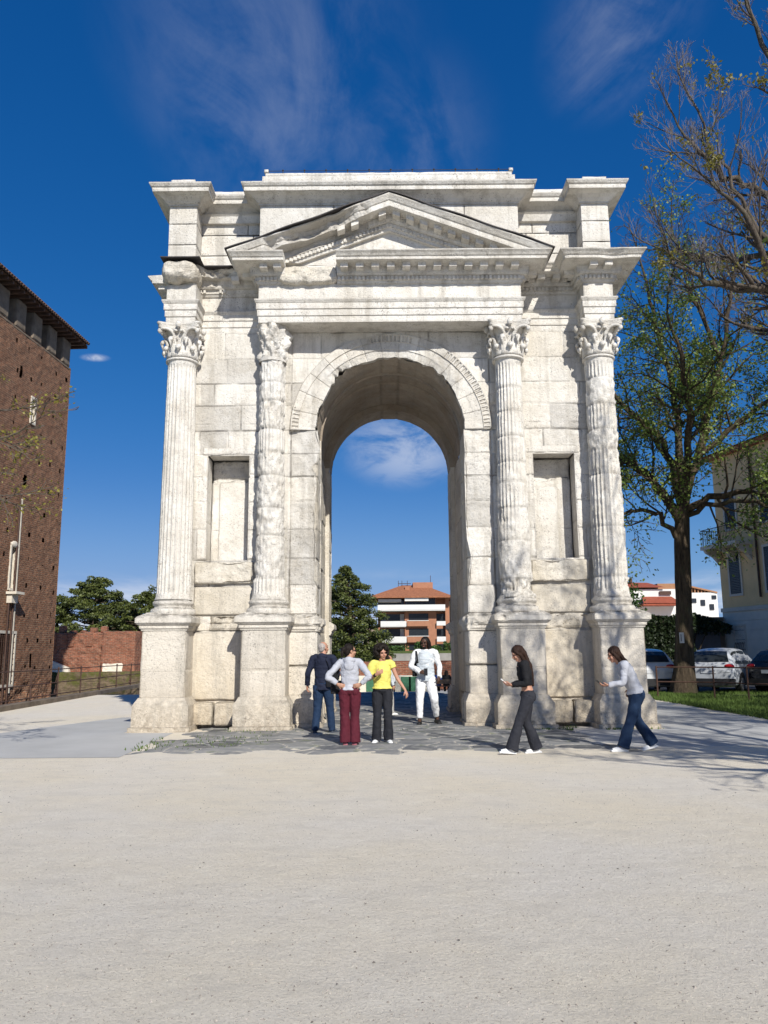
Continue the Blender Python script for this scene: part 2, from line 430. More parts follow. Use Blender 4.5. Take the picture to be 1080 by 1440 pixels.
# archivolt
av = MB()
th = np.linspace(0, math.pi, 420)
rs = np.array([RI]+list(np.linspace(RI+.006, 1.84, 9))+list(np.linspace(1.846, 2.03, 7))+list(np.linspace(2.036, 2.19, 8))+[2.2, RO])
T, RR = np.meshgrid(th, rs, indexing='ij')
yy = np.where(RR < 1.843, -.022, np.where(RR < 2.033, -.040, np.where(RR < 2.195, -.066, -.070)))
yy = np.where(RR >= RO-.001, .02, yy)
va = T/math.pi*15; g = np.exp(-((.5-np.abs(va % 1-.5))/.022)**2)
egg = ((RR > 2.05) & (RR < 2.18))*(np.sin(T*150) > 0)*.028
P = np.stack([np.cos(T)*RR, yy, ZSP+np.sin(T)*RR], -1)
wear = np.maximum(0, fbm(P, 1.3, 3, 44)+.0)
yy = yy+egg*(fbm(P, 1.1, 2, 45) > -.1)+.014*g+.022*fbm(P, 4, 5, 43)+wear*.075*(RR > 1.843)
ch = chipr(T)*np.clip(1-(RR-RI)/.24, 0, 1)
rr2 = RR+ch; yy = yy+ch*.55
yy = np.where(RR <= RI+.001, .12, yy)
vv = np.random.default_rng(5).uniform(-1, 1, 16)[np.clip(va.astype(int), 0, 15)]
av.grid(np.stack([np.cos(T)*rr2, yy, ZSP+np.sin(T)*rr2], -1), .2*vv-.22*g)
av.build('archivolt', STONE, ARCH)

# niches
def niche(s):
    nb = MB(); d = .5
    def f(a): return s*a
    x0, x1 = sorted((f(NX0), f(NX1)))
    ly = layout([NZ0, 4.2, 5.35, NZ1], x0, x1, .9, 1.2, 50+s)
    panel(nb, (0, d, 0), (1, 0, 0), (0, 0, 1), (0, -1, 0), segc([x0, x1], .03), segc([NZ0, NZ1], .03), ly, 51+s, rough=lambda U, V: np.where(V > 5.3+.05*np.sin(U*7), .10, .012), amp=.008)
    ly2 = layout([NZ0, 4.3, 5.0, NZ1], 0, d, .9, 1.2, 3)
    for x, n in ((x0, 1), (x1, -1)):
        panel(nb, (x, 0, 0), (0, 1, 0), (0, 0, 1), (n, 0, 0), segc([0, d], .04), segc([NZ0, NZ1], .04), ly2, 53+s, amp=.005)
    gbox(nb, (x0-.02, .0, NZ1), (x1+.02, d+.03, NZ1+.05), .04, faces='z'); gbox(nb, (x0-.02, .0, NZ0-.05), (x1+.02, d+.03, NZ0), .04, faces='Z')
    if s > 0:   # extra filler slab in the right niche
        gbox(nb, (x0+.02, d-.12, NZ0+.0), (x1-.3, d+.02, 5.15), .04, .01, .02, seed=4, faces='xXyZ')
    else:
        gbox(nb, (x0+.16, d-.05, NZ0+.0), (x1-.06, d+.02, 5.3), .04, .006, .015, seed=4, faces='xXyZ')
    # raised frame
    fr = MB(); w = .13
    for (a, b, c, e) in ((x0-w, x0-.004, NZ0+.02, NZ1), (x1+.004, x1+w, NZ0+.02, NZ1)):
        z = c
        while z < e-.05:
            z2 = min(e, z+.62); gbox(fr, (a, -.012, z), (b, .05, z2), .04, .005, .01, seed=int(z*10), faces='xXyzZ', rough=.02); z = z2
    gbox(fr, (x0-w, -.02, NZ1+.004), (x1+w, .05, NZ1+.2), .04, .005, .012, seed=8, faces='xXyzZ', rough=.02)
    o = nb.build('niche', STONE, ARCH); fr.build('frame', STONE, o)
niche(-1); niche(1)
# sill slabs below the niches
for s in (-1, 1):
    ss = MB(); x0, x1 = sorted((s*2.93, s*4.22))
    gbox(ss, (x0, -.10, 2.96), (x1, .06, 3.46), .03, .01, .03, seed=60+s, faces='xXyzZ', rough=.07)
    gbox(ss, (x0, -.05, 2.31), (x1, .06, 2.93), .04, .006, .015, seed=62+s, faces='xXyzZ', rough=.012, tint=.15)
    sweep(ss, [(x0-.1, 0), (x1+.1, 0)], [(-.05, 2.0), (.02, 2.0), (.05, 2.05), (.07, 2.14), (.14, 2.18), (.16, 2.27), (-.05, 2.31)], res=.04, chip=.16, chipth=-.1, seed=64+s)
    gbox(ss, (x0-.1, -.06, .56), (x1+.1, .06, 1.98), .04, .006, .015, seed=66+s, faces='xXyzZ', rough=.02)
    xm = (x0+x1)/2+.1*s
    gbox(ss, (x0-.1, -.30, .06), (xm, .06, .54), .04, .008, .025, seed=68+s, faces='xXyzZ', rough=.035, tint=.4)
    gbox(ss, (xm, -.30, .06), (x1+.1, .06, .55), .04, .008, .025, seed=70+s, faces='xXyzZ', rough=.035, tint=.1)
    ss.build('plinth_wall', STONE2, ARCH)

# pedestals
CAP = [(-.06, 1.98), (.012, 1.98), (.02, 2.01), (.045, 2.03), (.045, 2.08), (.085, 2.11), (.105, 2.13), (.12, 2.14), (.12, 2.235), (.09, 2.27), (-.10, 2.36)]
SOC = [(-.05, .0), (.16, .0), (.16, .09), (.11, .10), (.11, .50), (.095, .53), (.05, .60), (.02, .66), (-.05, .68)]
def pedestal(xc, hw, yf, yb, seed, chip=.05):
    p = MB()
    zs = [.6, 1.22, 2.0]
    ly = layout([.6, 1.18, 2.0], -hw, hw, 9, 9.5, 1)
    panel(p, (xc, yf, 0), (1, 0, 0), (0, 0, 1), (0, -1, 0), segc([-hw, hw], .03), segc([.6, 2.0], .03), ly, seed, rough=lambda U, V: .02*np.clip(fbm(np.stack([U, V, U*0+seed], -1), 1.5, 2, seed)*4, .2, 2.0), off=.004, groove=.014)
    ly = layout([.6, 1.18, 2.0], 0, yb-yf, 9, 9.5, 1)
    for s in (-1, 1):
        panel(p, (xc+s*hw, yf, 0), (0, 1, 0), (0, 0, 1), (s, 0, 0), segc([0, yb-yf], .04), segc([.6, 2.0], .04), ly, seed+s, off=.004, groove=.014)
    path = [(xc-hw, yb), (xc-hw, yf), (xc+hw, yf), (xc+hw, yb)]
    if yf > DEP: path = [(xc+hw, yf), (xc+hw, yb), (xc-hw, yb), (xc-hw, yf)]
    o = p.build('pedestal', STONE, ARCH)
    c = MB(); sweep(c, path, CAP, res=.045, pres=.03, chip=chip, seed=seed, caps=False); c.box((xc-hw+.05, min(yf, yb)+.05, 2.2), (xc+hw-.05, max(yf, yb)-.01, 2.35)); c.build('pedestal_cap', STONE, o)
    c = MB(); sweep(c, path, SOC, res=.045, pres=.03, chip=chip*.8, amp=.008, seed=seed+7, caps=False, tint=.12); c.build('pedestal_base', STONE, o)
    return o
pedestal(-4.63, .45, -.68, .30, 71); pedestal(-2.62, .455, -.68, .04, 73, .09)
pedestal(2.62, .455, -.68, .04, 75, .13); pedestal(4.63, .45, -.68, .30, 77)
for x in (-4.63, -2.62, 2.62, 4.63): pedestal(x, .45, DEP-.02, DEP+.68, 79)
# pilasters flanking the opening
for s in (-1, 1):
    p = MB(); x0, x1 = sorted((s*1.575, s*2.2))
    gbox(p, (x0, -.10, .58), (x1, .86, 1.25), .04, .006, .014, seed=81+s, faces='xXyzZ', rough=.02)
    gbox(p, (x0, -.10, 1.25), (x1, .86, 1.98), .04, .006, .014, seed=82+s, faces='xXyzZ', rough=.02)
    gbox(p, (x0+.01, -.07, 2.30), (x1-.01, .86, 2.93), .04, .006, .02, seed=83+s, faces='xXyzZ', rough=.03)
    pa = [(-2.2, -.1), (-1.575, -.1), (-1.575, .86)] if s < 0 else [(1.575, .86), (1.575, -.1), (2.2, -.1)]
    sweep(p, pa, [(o*.85, z-.02) for o, z in CAP], res=.04, pres=.03, chip=.12, seed=84+s, chipth=.1)
    sweep(p, pa, [(o*.8, z) for o, z in SOC], res=.04, pres=.03, chip=.07, seed=86+s)
    p.build('jamb_pedestal', STONE, ARCH); p = MB()
    pb = [(-1.575, 3.74), (-1.575, 4.7), (-2.2, 4.7)] if s < 0 else [(2.2, 4.7), (1.575, 4.7), (1.575, 3.74)]
    gbox(p, (x0, 3.74, .58), (x1, 4.7, 1.98), .06, .006, .014, seed=87+s, rough=.02)
    sweep(p, pb, [(o*.85, z-.02) for o, z in CAP], res=.06, pres=.04, chip=.08, seed=88+s)
    sweep(p, pb, [(o*.8, z) for o, z in SOC], res=.06, pres=.04, chip=.07, seed=89+s)
    p.build('jamb_pedestal', STONE, ARCH)

# columns
def shaft(mb, zones, r0, r1, seed, z0=2.62, z1=7.80, res=.035):
    zs = segc([z0, z1], res); na = 24*8
    a = np.linspace(0, 2*math.pi, na, endpoint=False)
    A, Z = np.meshgrid(a, zs, indexing='xy'); t = (Z-z0)/(z1-z0)
    rr = r0+(r1-r0)*(t**1.4)
    rr = rr+.035*np.exp(-(Z-z0)/.05)+.02*np.exp(-(z1-Z)/.04)
    fd = np.zeros_like(Z); rg = np.zeros_like(Z); off = np.zeros_like(Z); jt = np.zeros_like(Z)
    for (za, zb, f, g, o_) in zones:
        m = (Z >= za) & (Z < zb); fd = np.where(m, f, fd); rg = np.where(m, g, rg); off = np.where(m, o_, off)
        jt = np.maximum(jt, np.exp(-((Z-za)/.022)**2))
    P = np.stack([np.cos(A)*.33, np.sin(A)*.33, Z], -1)
    u = (A/(2*math.pi)*24) % 1-.5
    wv = np.clip(1.0+1.8*(fbm(P, 1.8, 3, seed+1)), .0, 1.15)
    wv = np.where(rg < .008, 1.0, wv)
    fl = fd*wv*np.sqrt(np.maximum(0, 1-(u/.40)**2))
    fl *= np.clip((Z-z0-.10)/.05, 0, 1)*np.clip((z1-.10-Z)/.05, 0, 1)
    n2 = 1.3*fbm(P, 9.0, 5, seed)+.12*fbm(P, 2.2, 2, seed)
    rr = rr-fl+rg*(n2-.15)+off-.018*jt*(rg > .004)+.003*fbm(P, 9, 2, seed+4)-np.maximum(0, fbm(P, 1.7, 3, seed+6)-.3)*.16*(rg > .02)
    mb.grid(np.stack([np.cos(A)*rr, np.sin(A)*rr, Z], -1), -.35*jt*(rg > .004)-.5*(rg > .02)*np.maximum(0, -n2-.05), wv=True)
def lathe(mb, prof, n=48, amp=.004, seed=0, chip=0, sub=.03, tint=0):
    pr = [prof[0]]
    for a, b in zip(prof[:-1], prof[1:]):
        L = math.hypot(b[0]-a[0], b[1]-a[1]); k = max(1, int(round(L/sub)))
        for j in range(1, k+1): pr.append((a[0]+(b[0]-a[0])*j/k, a[1]+(b[1]-a[1])*j/k))
    rr = np.array([p[0] for p in pr]); zz = np.array([p[1] for p in pr]); a = np.linspace(0, 2*math.pi, n, endpoint=False)
    P = np.stack([np.cos(a)[None]*rr[:, None], np.sin(a)[None]*rr[:, None], zz[:, None]+0*a[None]], -1)
    d = amp*fbm(P, 6, 3, seed)-chip*np.maximum(0, fbm(P, 2.4, 4, seed+2)-.15)
    k = 1+d/np.maximum(rr, .05)[:, None]
    P[..., :2] *= k[..., None]; mb.grid(P, tint, wv=True)
BASEP = [(.30, 2.30), (.44, 2.30), (.455, 2.33), (.46, 2.38), (.45, 2.42), (.43, 2.44), (.40, 2.445), (.385, 2.47), (.385, 2.49), (.40, 2.51), (.415, 2.53), (.42, 2.555), (.41, 2.585), (.385, 2.60), (.37, 2.625), (.355, 2.66)]
def bez(p, n=9):
    p = np.array(p, float); t = np.linspace(0, 1, n)[:, None]
    if len(p) == 4: return (1-t)**3*p[0]+3*(1-t)**2*t*p[1]+3*(1-t)*t*t*p[2]+t**3*p[3]
    return (1-t)**2*p[0]+2*(1-t)*t*p[1]+t*t*p[2]
def capital(mb, r=.30, z0=7.80, z1=8.60):
    H = z1-z0
    lathe(mb, [(r-.02, z0-.03), (r+.045, z0-.02), (r+.05, z0+.02), (r+.02, z0+.04), (r-.02, z0+.06), (r-.025, z0+.35), (r+.02, z0+.55), (r+.10, z0+.66), (r+.06, z0+.69), (0, z0+.69)], n=40)
    for row, (h, out, w, ph) in enumerate(((.27, .115, .085, 0), (.47, .145, .085, math.pi/8))):
        for i in range(8):
            a = ph+i*math.pi/4; ca, sa = math.cos(a), math.sin(a)
            def p3(rad, z): return (ca*rad, sa*rad, z0+z)
            c = bez([p3(r, .05), p3(r+.02, h*.7), p3(r+.03, h*1.08), p3(r+out, h*.96)], 9)
            sq = [(.35, 1.0)]*9
            mb.tube(c, np.array([1.1, 1.1, 1.05, 1.0, .95, .85, .75, .62, .5])*w, 10, True, squash=(.42, 1.0), up=(ca, sa, 0))
            M = np.array([[ca, -sa, 0], [sa, ca, 0], [0, 0, 1]])
            mb.ell(p3(r+out-.005, h*.86), (.045, .062, .062), 10, 7, M)
            mb.tube([p3(r+out+.01, h*.86), p3(r+out-.03, h*.5)], [.035, .012], 8)
    for i in range(4):          # corner volutes
        a = math.pi/4+i*math.pi/2
        for s in (-1, 1):
            b = a+s*.50
            c = bez([(math.cos(b)*r, math.sin(b)*r, z0+.42), (math.cos(b)*(r+.06), math.sin(b)*(r+.06), z0+.62), (math.cos(a+s*.2)*(r+.17), math.sin(a+s*.2)*(r+.17), z0+.71), (math.cos(a+s*.06)*(r+.27), math.sin(a+s*.06)*(r+.27), z0+.63)], 9)
            mb.tube(c, np.linspace(.05, .032, 9), 8)
        M = np.array([[math.cos(a), -math.sin(a), 0], [math.sin(a), math.cos(a), 0], [0, 0, 1]])
        mb.ell((math.cos(a)*(r+.265), math.sin(a)*(r+.265), z0+.60), (.055, .045, .062), 10, 8, M)
        a2 = i*math.pi/2
        for s in (-1, 1):       # small helices
            b = a2+s*.42
            c = bez([(math.cos(b)*r, math.sin(b)*r, z0+.45), (math.cos(b)*(r+.08), math.sin(b)*(r+.08), z0+.6), (math.cos(a2+s*.16)*(r+.12), math.sin(a2+s*.16)*(r+.12), z0+.66), (math.cos(a2+s*.1)*(r+.11), math.sin(a2+s*.1)*(r+.11), z0+.58)], 8)
            mb.tube(c, np.linspace(.035, .028, 8), 7)
        mb.ell((math.cos(a2)*(r+.15), math.sin(a2)*(r+.15), z0+.73), (.06, .06, .085), 10, 8)
    # abacus with concave sides
    hc = .545; pts = []
    for i in range(4):
        a0 = math.pi/4+i*math.pi/2
        c0 = np.array([math.cos(a0), math.sin(a0)])*hc*1.22; c1 = np.array([math.cos(a0+math.pi/2), math.sin(a0+math.pi/2)])*hc*1.22
        d = (c1-c0)/np.linalg.norm(c1-c0); mid = (c0+c1)/2*.76
        for t in np.linspace(0, 1, 11):
            s_ = c0+d*.05; e_ = c1-d*.05
            q = (1-t)**2*s_+2*(1-t)*t*(mid*1.0*2-(s_+e_)/2)+t*t*e_
            pts.append(q)
    pts = np.array(pts); rows = []
    for k, z in ((.93, .665), (.95, .69), (.95, .74), (1.0, .76), (1.0, .795), (0, .795)):
        rows.append(np.column_stack([pts*k, np.full(len(pts), z0+z)]))
    rows.insert(0, np.column_stack([pts*0, np.full(len(pts), z0+.665)]))
    mb.grid(np.array(rows), 0, wv=True)
def worn_capital(mb, r=.27, z0=7.80, z1=8.60):
    zs = segc([z0-.03, z1], .022); a = np.linspace(0, 2*math.pi, 100, endpoint=False)
    A, Z = np.meshgrid(a, zs, indexing='xy'); t = (Z-z0)/(z1-z0)
    rr = r+.10*np.clip(t, 0, 1)-.05*np.exp(-((t-.95)/.1)**2)
    P = np.stack([np.cos(A)*.33, np.sin(A)*.33, Z], -1)
    rr = rr+.05*np.maximum(-.6, np.sin(A*8+2*fbm(P, 2, 2, 3))*np.sin(t*9.5))+.15*fbm(P, 4.2, 5, 91)-.07*np.maximum(0, fbm(P, 6, 3, 92))
    rr = np.where(t < .06, r+.03, rr)
    mb.grid(np.stack([np.cos(A)*rr, np.sin(A)*rr, Z], -1), -.3*np.maximum(0, -fbm(P, 4.2, 5, 91))*2, wv=True)
    mb.ell((0, 0, z0+.4), (.25, .25, .4), 16, 10)
F = .030
ZN = {
 'a': [(2.6, 7.9, F, .003, 0)],
 'b': [(2.6, 3.05, F, .006, 0), (3.05, 3.95, .006, .036, -.025), (3.95, 4.55, .004, .04, -.025), (4.55, 5.25, .003, .036, -.028), (5.25, 5.75, .006, .036, -.028), (5.75, 6.25, .014, .01, -.02), (6.25, 6.9, .010, .05, -.03), (6.9, 7.3, .024, .03, -.015), (7.3, 7.9, .010, .045, -.02)],
 'c': [(2.6, 3.0, .02, .12, -.02), (3.0, 3.8, .008, .03, 0), (3.8, 4.5, .016, .03, -.01), (4.5, 5.05, F, .012, -.005), (5.05, 5.5, F, .012, -.012), (5.5, 6.05, F, .015, -.01), (6.05, 6.6, F, .012, -.015), (6.6, 7.15, F, .012, -.02), (7.15, 7.9, F, .012, -.012)],
 'd': [(2.6, 3.05, F, .05, 0), (3.05, 4.1, F, .018, 0), (4.1, 5.2, F, .02, 0), (5.2, 5.75, .026, .03, -.01), (5.75, 6.2, .006, .05, -.015), (6.2, 6.75, F, .02, -.01), (6.75, 7.35, .0, .03, -.01), (7.35, 7.9, F, .008, 0)],
}
capm = MB(); capital(capm)
proto_cap = None
def column(x, y, key, r0, r1, worn=False, res=.035, cy=0):
    global proto_cap
    m = MB(); shaft(m, ZN[key], r0, r1, ord(key), res=res)
    o = m.build('column', STONE, ARCH, smooth=True); o.location = (x, y, 0)
    b = MB(); lathe(b, BASEP, 56, .008 if key in 'ab' else .012, ord(key), chip=.06 if key != 'c' else .3)
    b.build('column_base', STONE, o, smooth=True)
    if worn:
        w = MB(); worn_capital(w); w.build('capital', STONE, o, smooth=False)
    elif proto_cap is None:
        proto_cap = capm.build('capital', STONE, o, smooth=True)
    else:
        c = proto_cap.copy(); COL.objects.link(c); c.parent = o
        if key == 'd': c.scale = (1.0, 1.0, 1)
    return o
column(-4.57, -.28, 'a', .352, .305); column(-2.58, -.28, 'b', .335, .29, worn=True)
cc = column(2.58, -.28, 'c', .345, .295); column(4.57, -.28, 'd', .352, .305)
for x in (-4.57, -2.58, 2.58, 4.57): column(x, DEP+.28, 'a', .352, .305, res=.12)

# entablature ---------------------------------------------------------------
def plan(xo, xi, xc, yf, yr=0.0):
    yb = DEP-yf; yq = DEP-yr
    return [(-xo, yf), (-xi, yf), (-xi, yr), (-xc, yr), (-xc, yf), (xc, yf), (xc, yr), (xi, yr), (xi, yf), (xo, yf),
            (xo, yb), (xi, yb), (xi, yq), (xc, yq), (xc, yb), (-xc, yb), (-xc, yq), (-xi, yq), (-xi, yb), (-xo, yb)]
YF = -.60
PL = plan(4.88, 4.24, 2.87, YF, .02)
en = MB()
ARCP = [(-.06, 8.60), (.0, 8.60), (.0, 8.745), (.022, 8.752), (.022, 8.895), (.045, 8.902), (.045, 9.03), (.06, 9.045), (.085, 9.09), (.085, 9.12), (.0, 9.13), (.0, 9.49), (-.06, 9.49)]
sweep(en, PL, ARCP, True, res=.05, pres=.035, chip=.04, amp=.003, seed=101, chipth=.38)
gbox(en, (-2.85, YF+.015, 8.602), (2.85, .03, 9.48), .07, .004, .006, seed=3)
for s in (-1, 1):
    x0, x1 = sorted((s*4.255, s*4.865)); gbox(en, (x0, YF+.015, 8.602), (x1, .03, 9.48), .08, .004, .006, seed=4)
    gbox(en, (x0, DEP-.03, 8.602), (x1, DEP-YF-.015, 9.48), .15, .004, .006, seed=4)
gbox(en, (-2.85, DEP-.03, 8.602), (2.85, DEP-YF-.015, 9.48), .15, .004, .006, seed=3)
en.build('entablature', STONE, ARCH)
# cornice
CP = [(-.06, 9.47), (.03, 9.47), (.05, 9.51), (.05, 9.53), (.075, 9.53), (.075, 9.62), (.14, 9.62), (.17, 9.655), (.17, 9.80), (.50, 9.805), (.505, 9.87), (.53, 9.88), (.56, 9.92), (.60, 9.96), (.60, 9.985), (-.2, 10.03)]
def cornice(mb, path, closed=False, seed=0, chip=.03, amp=.004, chipth=.35, miss=0.0, skip=(), caps=True):
    sweep(mb, path, CP, closed, res=.05, pres=.04, chip=chip, amp=amp, seed=seed, chipth=chipth, skip=skip, caps=caps)
    brackets(mb, path, closed, .05, .118, 9.535, 9.612, .05, .09, seed, skip, miss)
    brackets(mb, path, closed, .15, .38, 9.70, 9.803, .165, .345, seed+1, skip, miss)
co = MB()
cornice(co, [(-1.15, YF)]+[PL[5], PL[6], PL[7], PL[8], PL[9], PL[10], PL[11], PL[12], PL[13], PL[14], PL[15], PL[16], PL[17], PL[18], PL[19], (-4.88, -.05)], seed=110)
cornice(co, [(-2.87, .02), (-2.87, YF), (-2.28, YF)], seed=112, chip=.05)
cornice(co, [(-4.4, .02), (-2.87, .02)], seed=113, chip=.16, chipth=.0, miss=.6, caps=False)
gbox(co, (-4.84, .04, 9.45), (4.84, DEP-.04, 10.02), .3)
gbox(co, (-2.84, YF+.03, 9.45), (2.84, .1, 9.99), .1, seed=5)
for s in (-1, 1):
    x0, x1 = sorted((s*4.26, s*4.86)); gbox(co, (x0, YF+.03, 9.45), (x1, .1, 9.99 if s > 0 else 9.9), .1, seed=6)
co.build('cornice', STONE, ARCH)
# worn stumps
ws = MB()
def boulder(mb, c, r, seed, amp=.12, p=3.0, res=40):
    th = np.linspace(0, math.pi, res//2); ph = np.linspace(0, 2*math.pi, res, endpoint=False)
    T, Q = np.meshgrid(th, ph, indexing='ij')
    D = np.stack([np.sin(T)*np.cos(Q), np.sin(T)*np.sin(Q), -np.cos(T)], -1)
    k = 1/np.power(np.sum(np.abs(D)**p, -1), 1/p)
    P = D*k[..., None]*np.array(r)+np.array(c)
    P = P+D*(amp*fbm(P, 3.2, 5, seed))[..., None]
    mb.grid(P, -.3*np.maximum(0, -fbm(P, 3.2, 5, seed)), wv=True)
boulder(ws, (-4.6, -.52, 9.75), (.42, .40, .235), 121, .09, 3.2, 90)
ws.build('worn_block', STONE2, ARCH); ws = MB()
boulder(ws, (-1.78, YF-.02, 9.66), (.66, .15, .19), 122, .10, 4.5, 110)
gbox(ws, (-1.5, YF-.10, 9.49), (-1.15, YF+.1, 9.86), .03, .01, .04, seed=9, rough=.05)
ws.build('worn_block', STONE2, ARCH)
# pediment
pe = MB(); SL = (11.31-10.0)/3.47
def zr(x): return 11.31-np.abs(x)*SL
ty = MB()
ux = segc([-2.87, 0, 2.87], .05)
for (ya) in (YF+.04,):
    rows = []
    for t in np.linspace(0, 1, 16):
        rows.append(np.stack([ux, np.full_like(ux, ya), 9.95+(zr(ux)-.12-9.95)*t], -1))
    Pm = np.array(rows); Pm[..., 1] += .01*fbm(Pm, 3, 4, 7); ty.grid(Pm)
    Pb = Pm.copy(); Pb[..., 1] = DEP-YF-.04; tyb = MB(); tyb.grid(Pb)
tym = None
RP = [(-.05, -.60), (.05, -.60), (.06, -.56), (.06, -.53), (.09, -.53), (.09, -.44), (.15, -.43), (.18, -.38), (.18, -.27), (.51, -.265), (.515, -.14), (.54, -.13), (.60, -.03), (.60, .0), (-.1, .03)]
def rake(mb, s, ysign, y0, broken):
    xs = segc([0, 3.47], .04)*s
    pr = [RP[0]]
    for a, b in zip(RP[:-1], RP[1:]):
        L = math.hypot(b[0]-a[0], b[1]-a[1]); k = max(1, int(round(L/.035)))
        for j in range(1, k+1): pr.append((a[0]+(b[0]-a[0])*j/k, a[1]+(b[1]-a[1])*j/k))
    o = np.array([p[0] for p in pr]); dz = np.array([p[1] for p in pr])
    X, O = np.meshgrid(xs, o, indexing='ij'); DZ = np.broadcast_to(dz[None], X.shape)
    P = np.stack([X, y0+ysign*O, zr(X)+DZ], -1)
    er = np.zeros_like(X)
    if broken:
        br = np.clip((X+2.72)/.12, 0, 1)*np.clip((-.42-X)/.08, 0, 1)
        er = br*np.clip((O-.13)/.1, 0, 1)*np.clip(.30+.75*fbm(P, 1.6, 5, 131), .02, .9)
        er = er*np.where(DZ > -.06, .25, 1.0)
    d = .004*fbm(P, 5, 3, 132)-er*.42-.5*np.maximum(0, fbm(P, 1.8, 4, 133)-.4)*np.clip(O, 0, 1)*.6
    P[..., 1] += ysign*d
    # clip ends against the pedimented cornice
    P[..., 2] = np.maximum(P[..., 2], 9.955+0*X)
    mb.grid(P, -.25*(er > .05))
    for j in range(1, 22):
        x = s*(j-.5)*.30
        if abs(x) > 2.6: break
        if broken and -2.72 < x < -.42 and j not in (3, 4): continue
        z = float(zr(np.array(x)))
        mb.obox((x, y0+ysign*.28, z-.315), (.08, .11, .05), 0, np.array([[1, 0, 0], [0, 1, 0], [-SL*s, 0, 1]]))
    for j in range(60):
        x = s*(j+.5)*.085
        if abs(x) > 3.0: break
        z = float(zr(np.array(x))); mb.obox((x, y0+ysign*.098, z-.485), (.025, .022, .036))
rake(pe, 1, -1, YF, False); rake(pe, -1, -1, YF, True); PE = pe.build('pediment', STONE, ARCH); ty.build('tympanum', STONE, PE)
pe = MB()
for s in (-1, 1): rake(pe, s, 1, DEP-YF, False)
PB2 = pe.build('pediment', STONE, ARCH); tyb.build('tympanum', STONE, PB2)
for s in (-1, 1):   # end closures
    pass

for (ya, yb) in ((YF-.63, -.44), (DEP-YF+.63, DEP+.44)):   # lead sheets on the slopes, front and back
    fl = MB()
    for s in (-1, 1):
        x = segc([0, 3.52], .12)*s
        w = .012*np.sin(x*5)
        top = [np.stack([x, 0*x+ya, zr(x)+.035+w], -1), np.stack([x, 0*x+yb, zr(x)+.10+w], -1), np.stack([x, 0*x+yb, zr(x)+.05+w], -1), np.stack([x, 0*x+ya, zr(x)+.012+w], -1)]
        fl.grid(np.array(top), wu=True)
    fl.build('lead_sheet', LEAD, ARCH)
# thin sheets over the entablature cornice
fl = MB()
sweep(fl, [(-4.93, 2.0), (-4.93, -.86), (-4.16, -.86), (-4.16, -.42), (-3.42, -.42)], [(-.3, 10.03), (.04, 10.015), (.04, 9.992), (-.3, 10.0)], pres=.2, res=.15, chip=0, amp=.01)
fl.build('lead_sheet', LEAD, ARCH)

# attic ---------------------------------------------------------------------
AT = MB()
XO, XI, XC, YA = 4.93, 4.30, 2.90, -.50
def courses(mb, lo, hi, zs, seed, faces='xXyY', tint=(.0,), wid=9, **kw):
    for i in range(len(zs)-1):
        n = max(1, int(round((hi[0]-lo[0])/wid))); r = random.Random(seed+i)
        xs = [lo[0]]+[lo[0]+(hi[0]-lo[0])*(k+r.uniform(-.2, .2))/n for k in range(1, n)]+[hi[0]]
        for a, b in zip(xs[:-1], xs[1:]):
            gbox(mb, (a, lo[1], zs[i]), (b, hi[1], zs[i+1]), .06, .003, .007, seed=seed+i*7+int(a*3), faces=faces, tint=r.uniform(-.05, .18), **kw)
zz = [9.95, 10.5, 11.0, 11.44]
for y0, y1 in ((YA, .3), (DEP-.3, DEP-YA)):
    for s in (-1, 1):
        x0, x1 = sorted((s*XI, s*XO)); courses(AT, (x0, y0), (x1, y1), zz, 141+s)
    courses(AT, (-XC, y0), (XC, y1), [9.95, 10.62, 11.44], 144, wid=1.5)
courses(AT, (-XO+.15, .02), (XO-.15, DEP-.02), zz, 146, wid=1.5)
A_ = AT.build('attic', STONE, ARCH)
PA = plan(XO, XI, XC, YA, .02)
ac = MB()
AP = [(-.05, 11.42), (.02, 11.42), (.02, 11.455), (.05, 11.47), (.09, 11.52), (.17, 11.575), (.26, 11.605), (.31, 11.61), (.31, 11.70), (.34, 11.72), (.37, 11.77), (.37, 11.80), (-.3, 11.86)]
sweep(ac, PA, AP, True, res=.08, pres=.05, chip=.02, amp=.004, seed=151, chipth=.4)
gbox(ac, (-4.8, .1, 11.4), (4.8, DEP-.1, 11.98), .3)
sweep(ac, [(-4.4, .0), (-2.8, .0)], [(-.05, 11.25), (.06, 11.25), (.10, 11.40), (.14, 11.44), (.0, 11.46)], chip=.02, seed=152, caps=False)
sweep(ac, [(2.8, .0), (4.4, .0)], [(-.05, 11.25), (.06, 11.25), (.10, 11.40), (.14, 11.44), (.0, 11.46)], chip=.02, seed=153, caps=False)
for s in (-1, 1):
    x0, x1 = sorted((s*4.33, s*4.90))
    gbox(ac, (x0, -.62, 11.80), (x1, 1.0, 12.03), .08, seed=154)
    x0, x1 = sorted((s*2.9, s*4.33)); gbox(ac, (x0, -.18, 11.78), (x1, 2.0, 12.0), .08, seed=156)
gbox(ac, (-2.87, -.52, 11.80), (2.87, DEP+.5, 12.16), .1, .004, .01, seed=155)
gbox(ac, (-2.81, -.46, 12.16), (2.81, DEP+.45, 12.27), .1, .004, .01, seed=157)
for x in (-2.78, 2.78): gbox(ac, (x-.06, -.46, 12.27), (x+.06, -.3, 12.37), .03, .004, .01, seed=158)
ac.build('attic_cornice', STONE, A_)
lr = MB()
for i in range(11):
    x = -2.4+i*.49; lr.tube([(x, -.44, 12.26), (x, -.44, 12.33)], .012, 6); lr.ell((x, -.44, 12.33), (.022, .022, .018), 8, 6)
lr.tube([(-2.75, -.44, 12.315), (2.75, -.44, 12.315)], .007, 5)
lr.build('lightning_conductor', LEAD, ARCH)

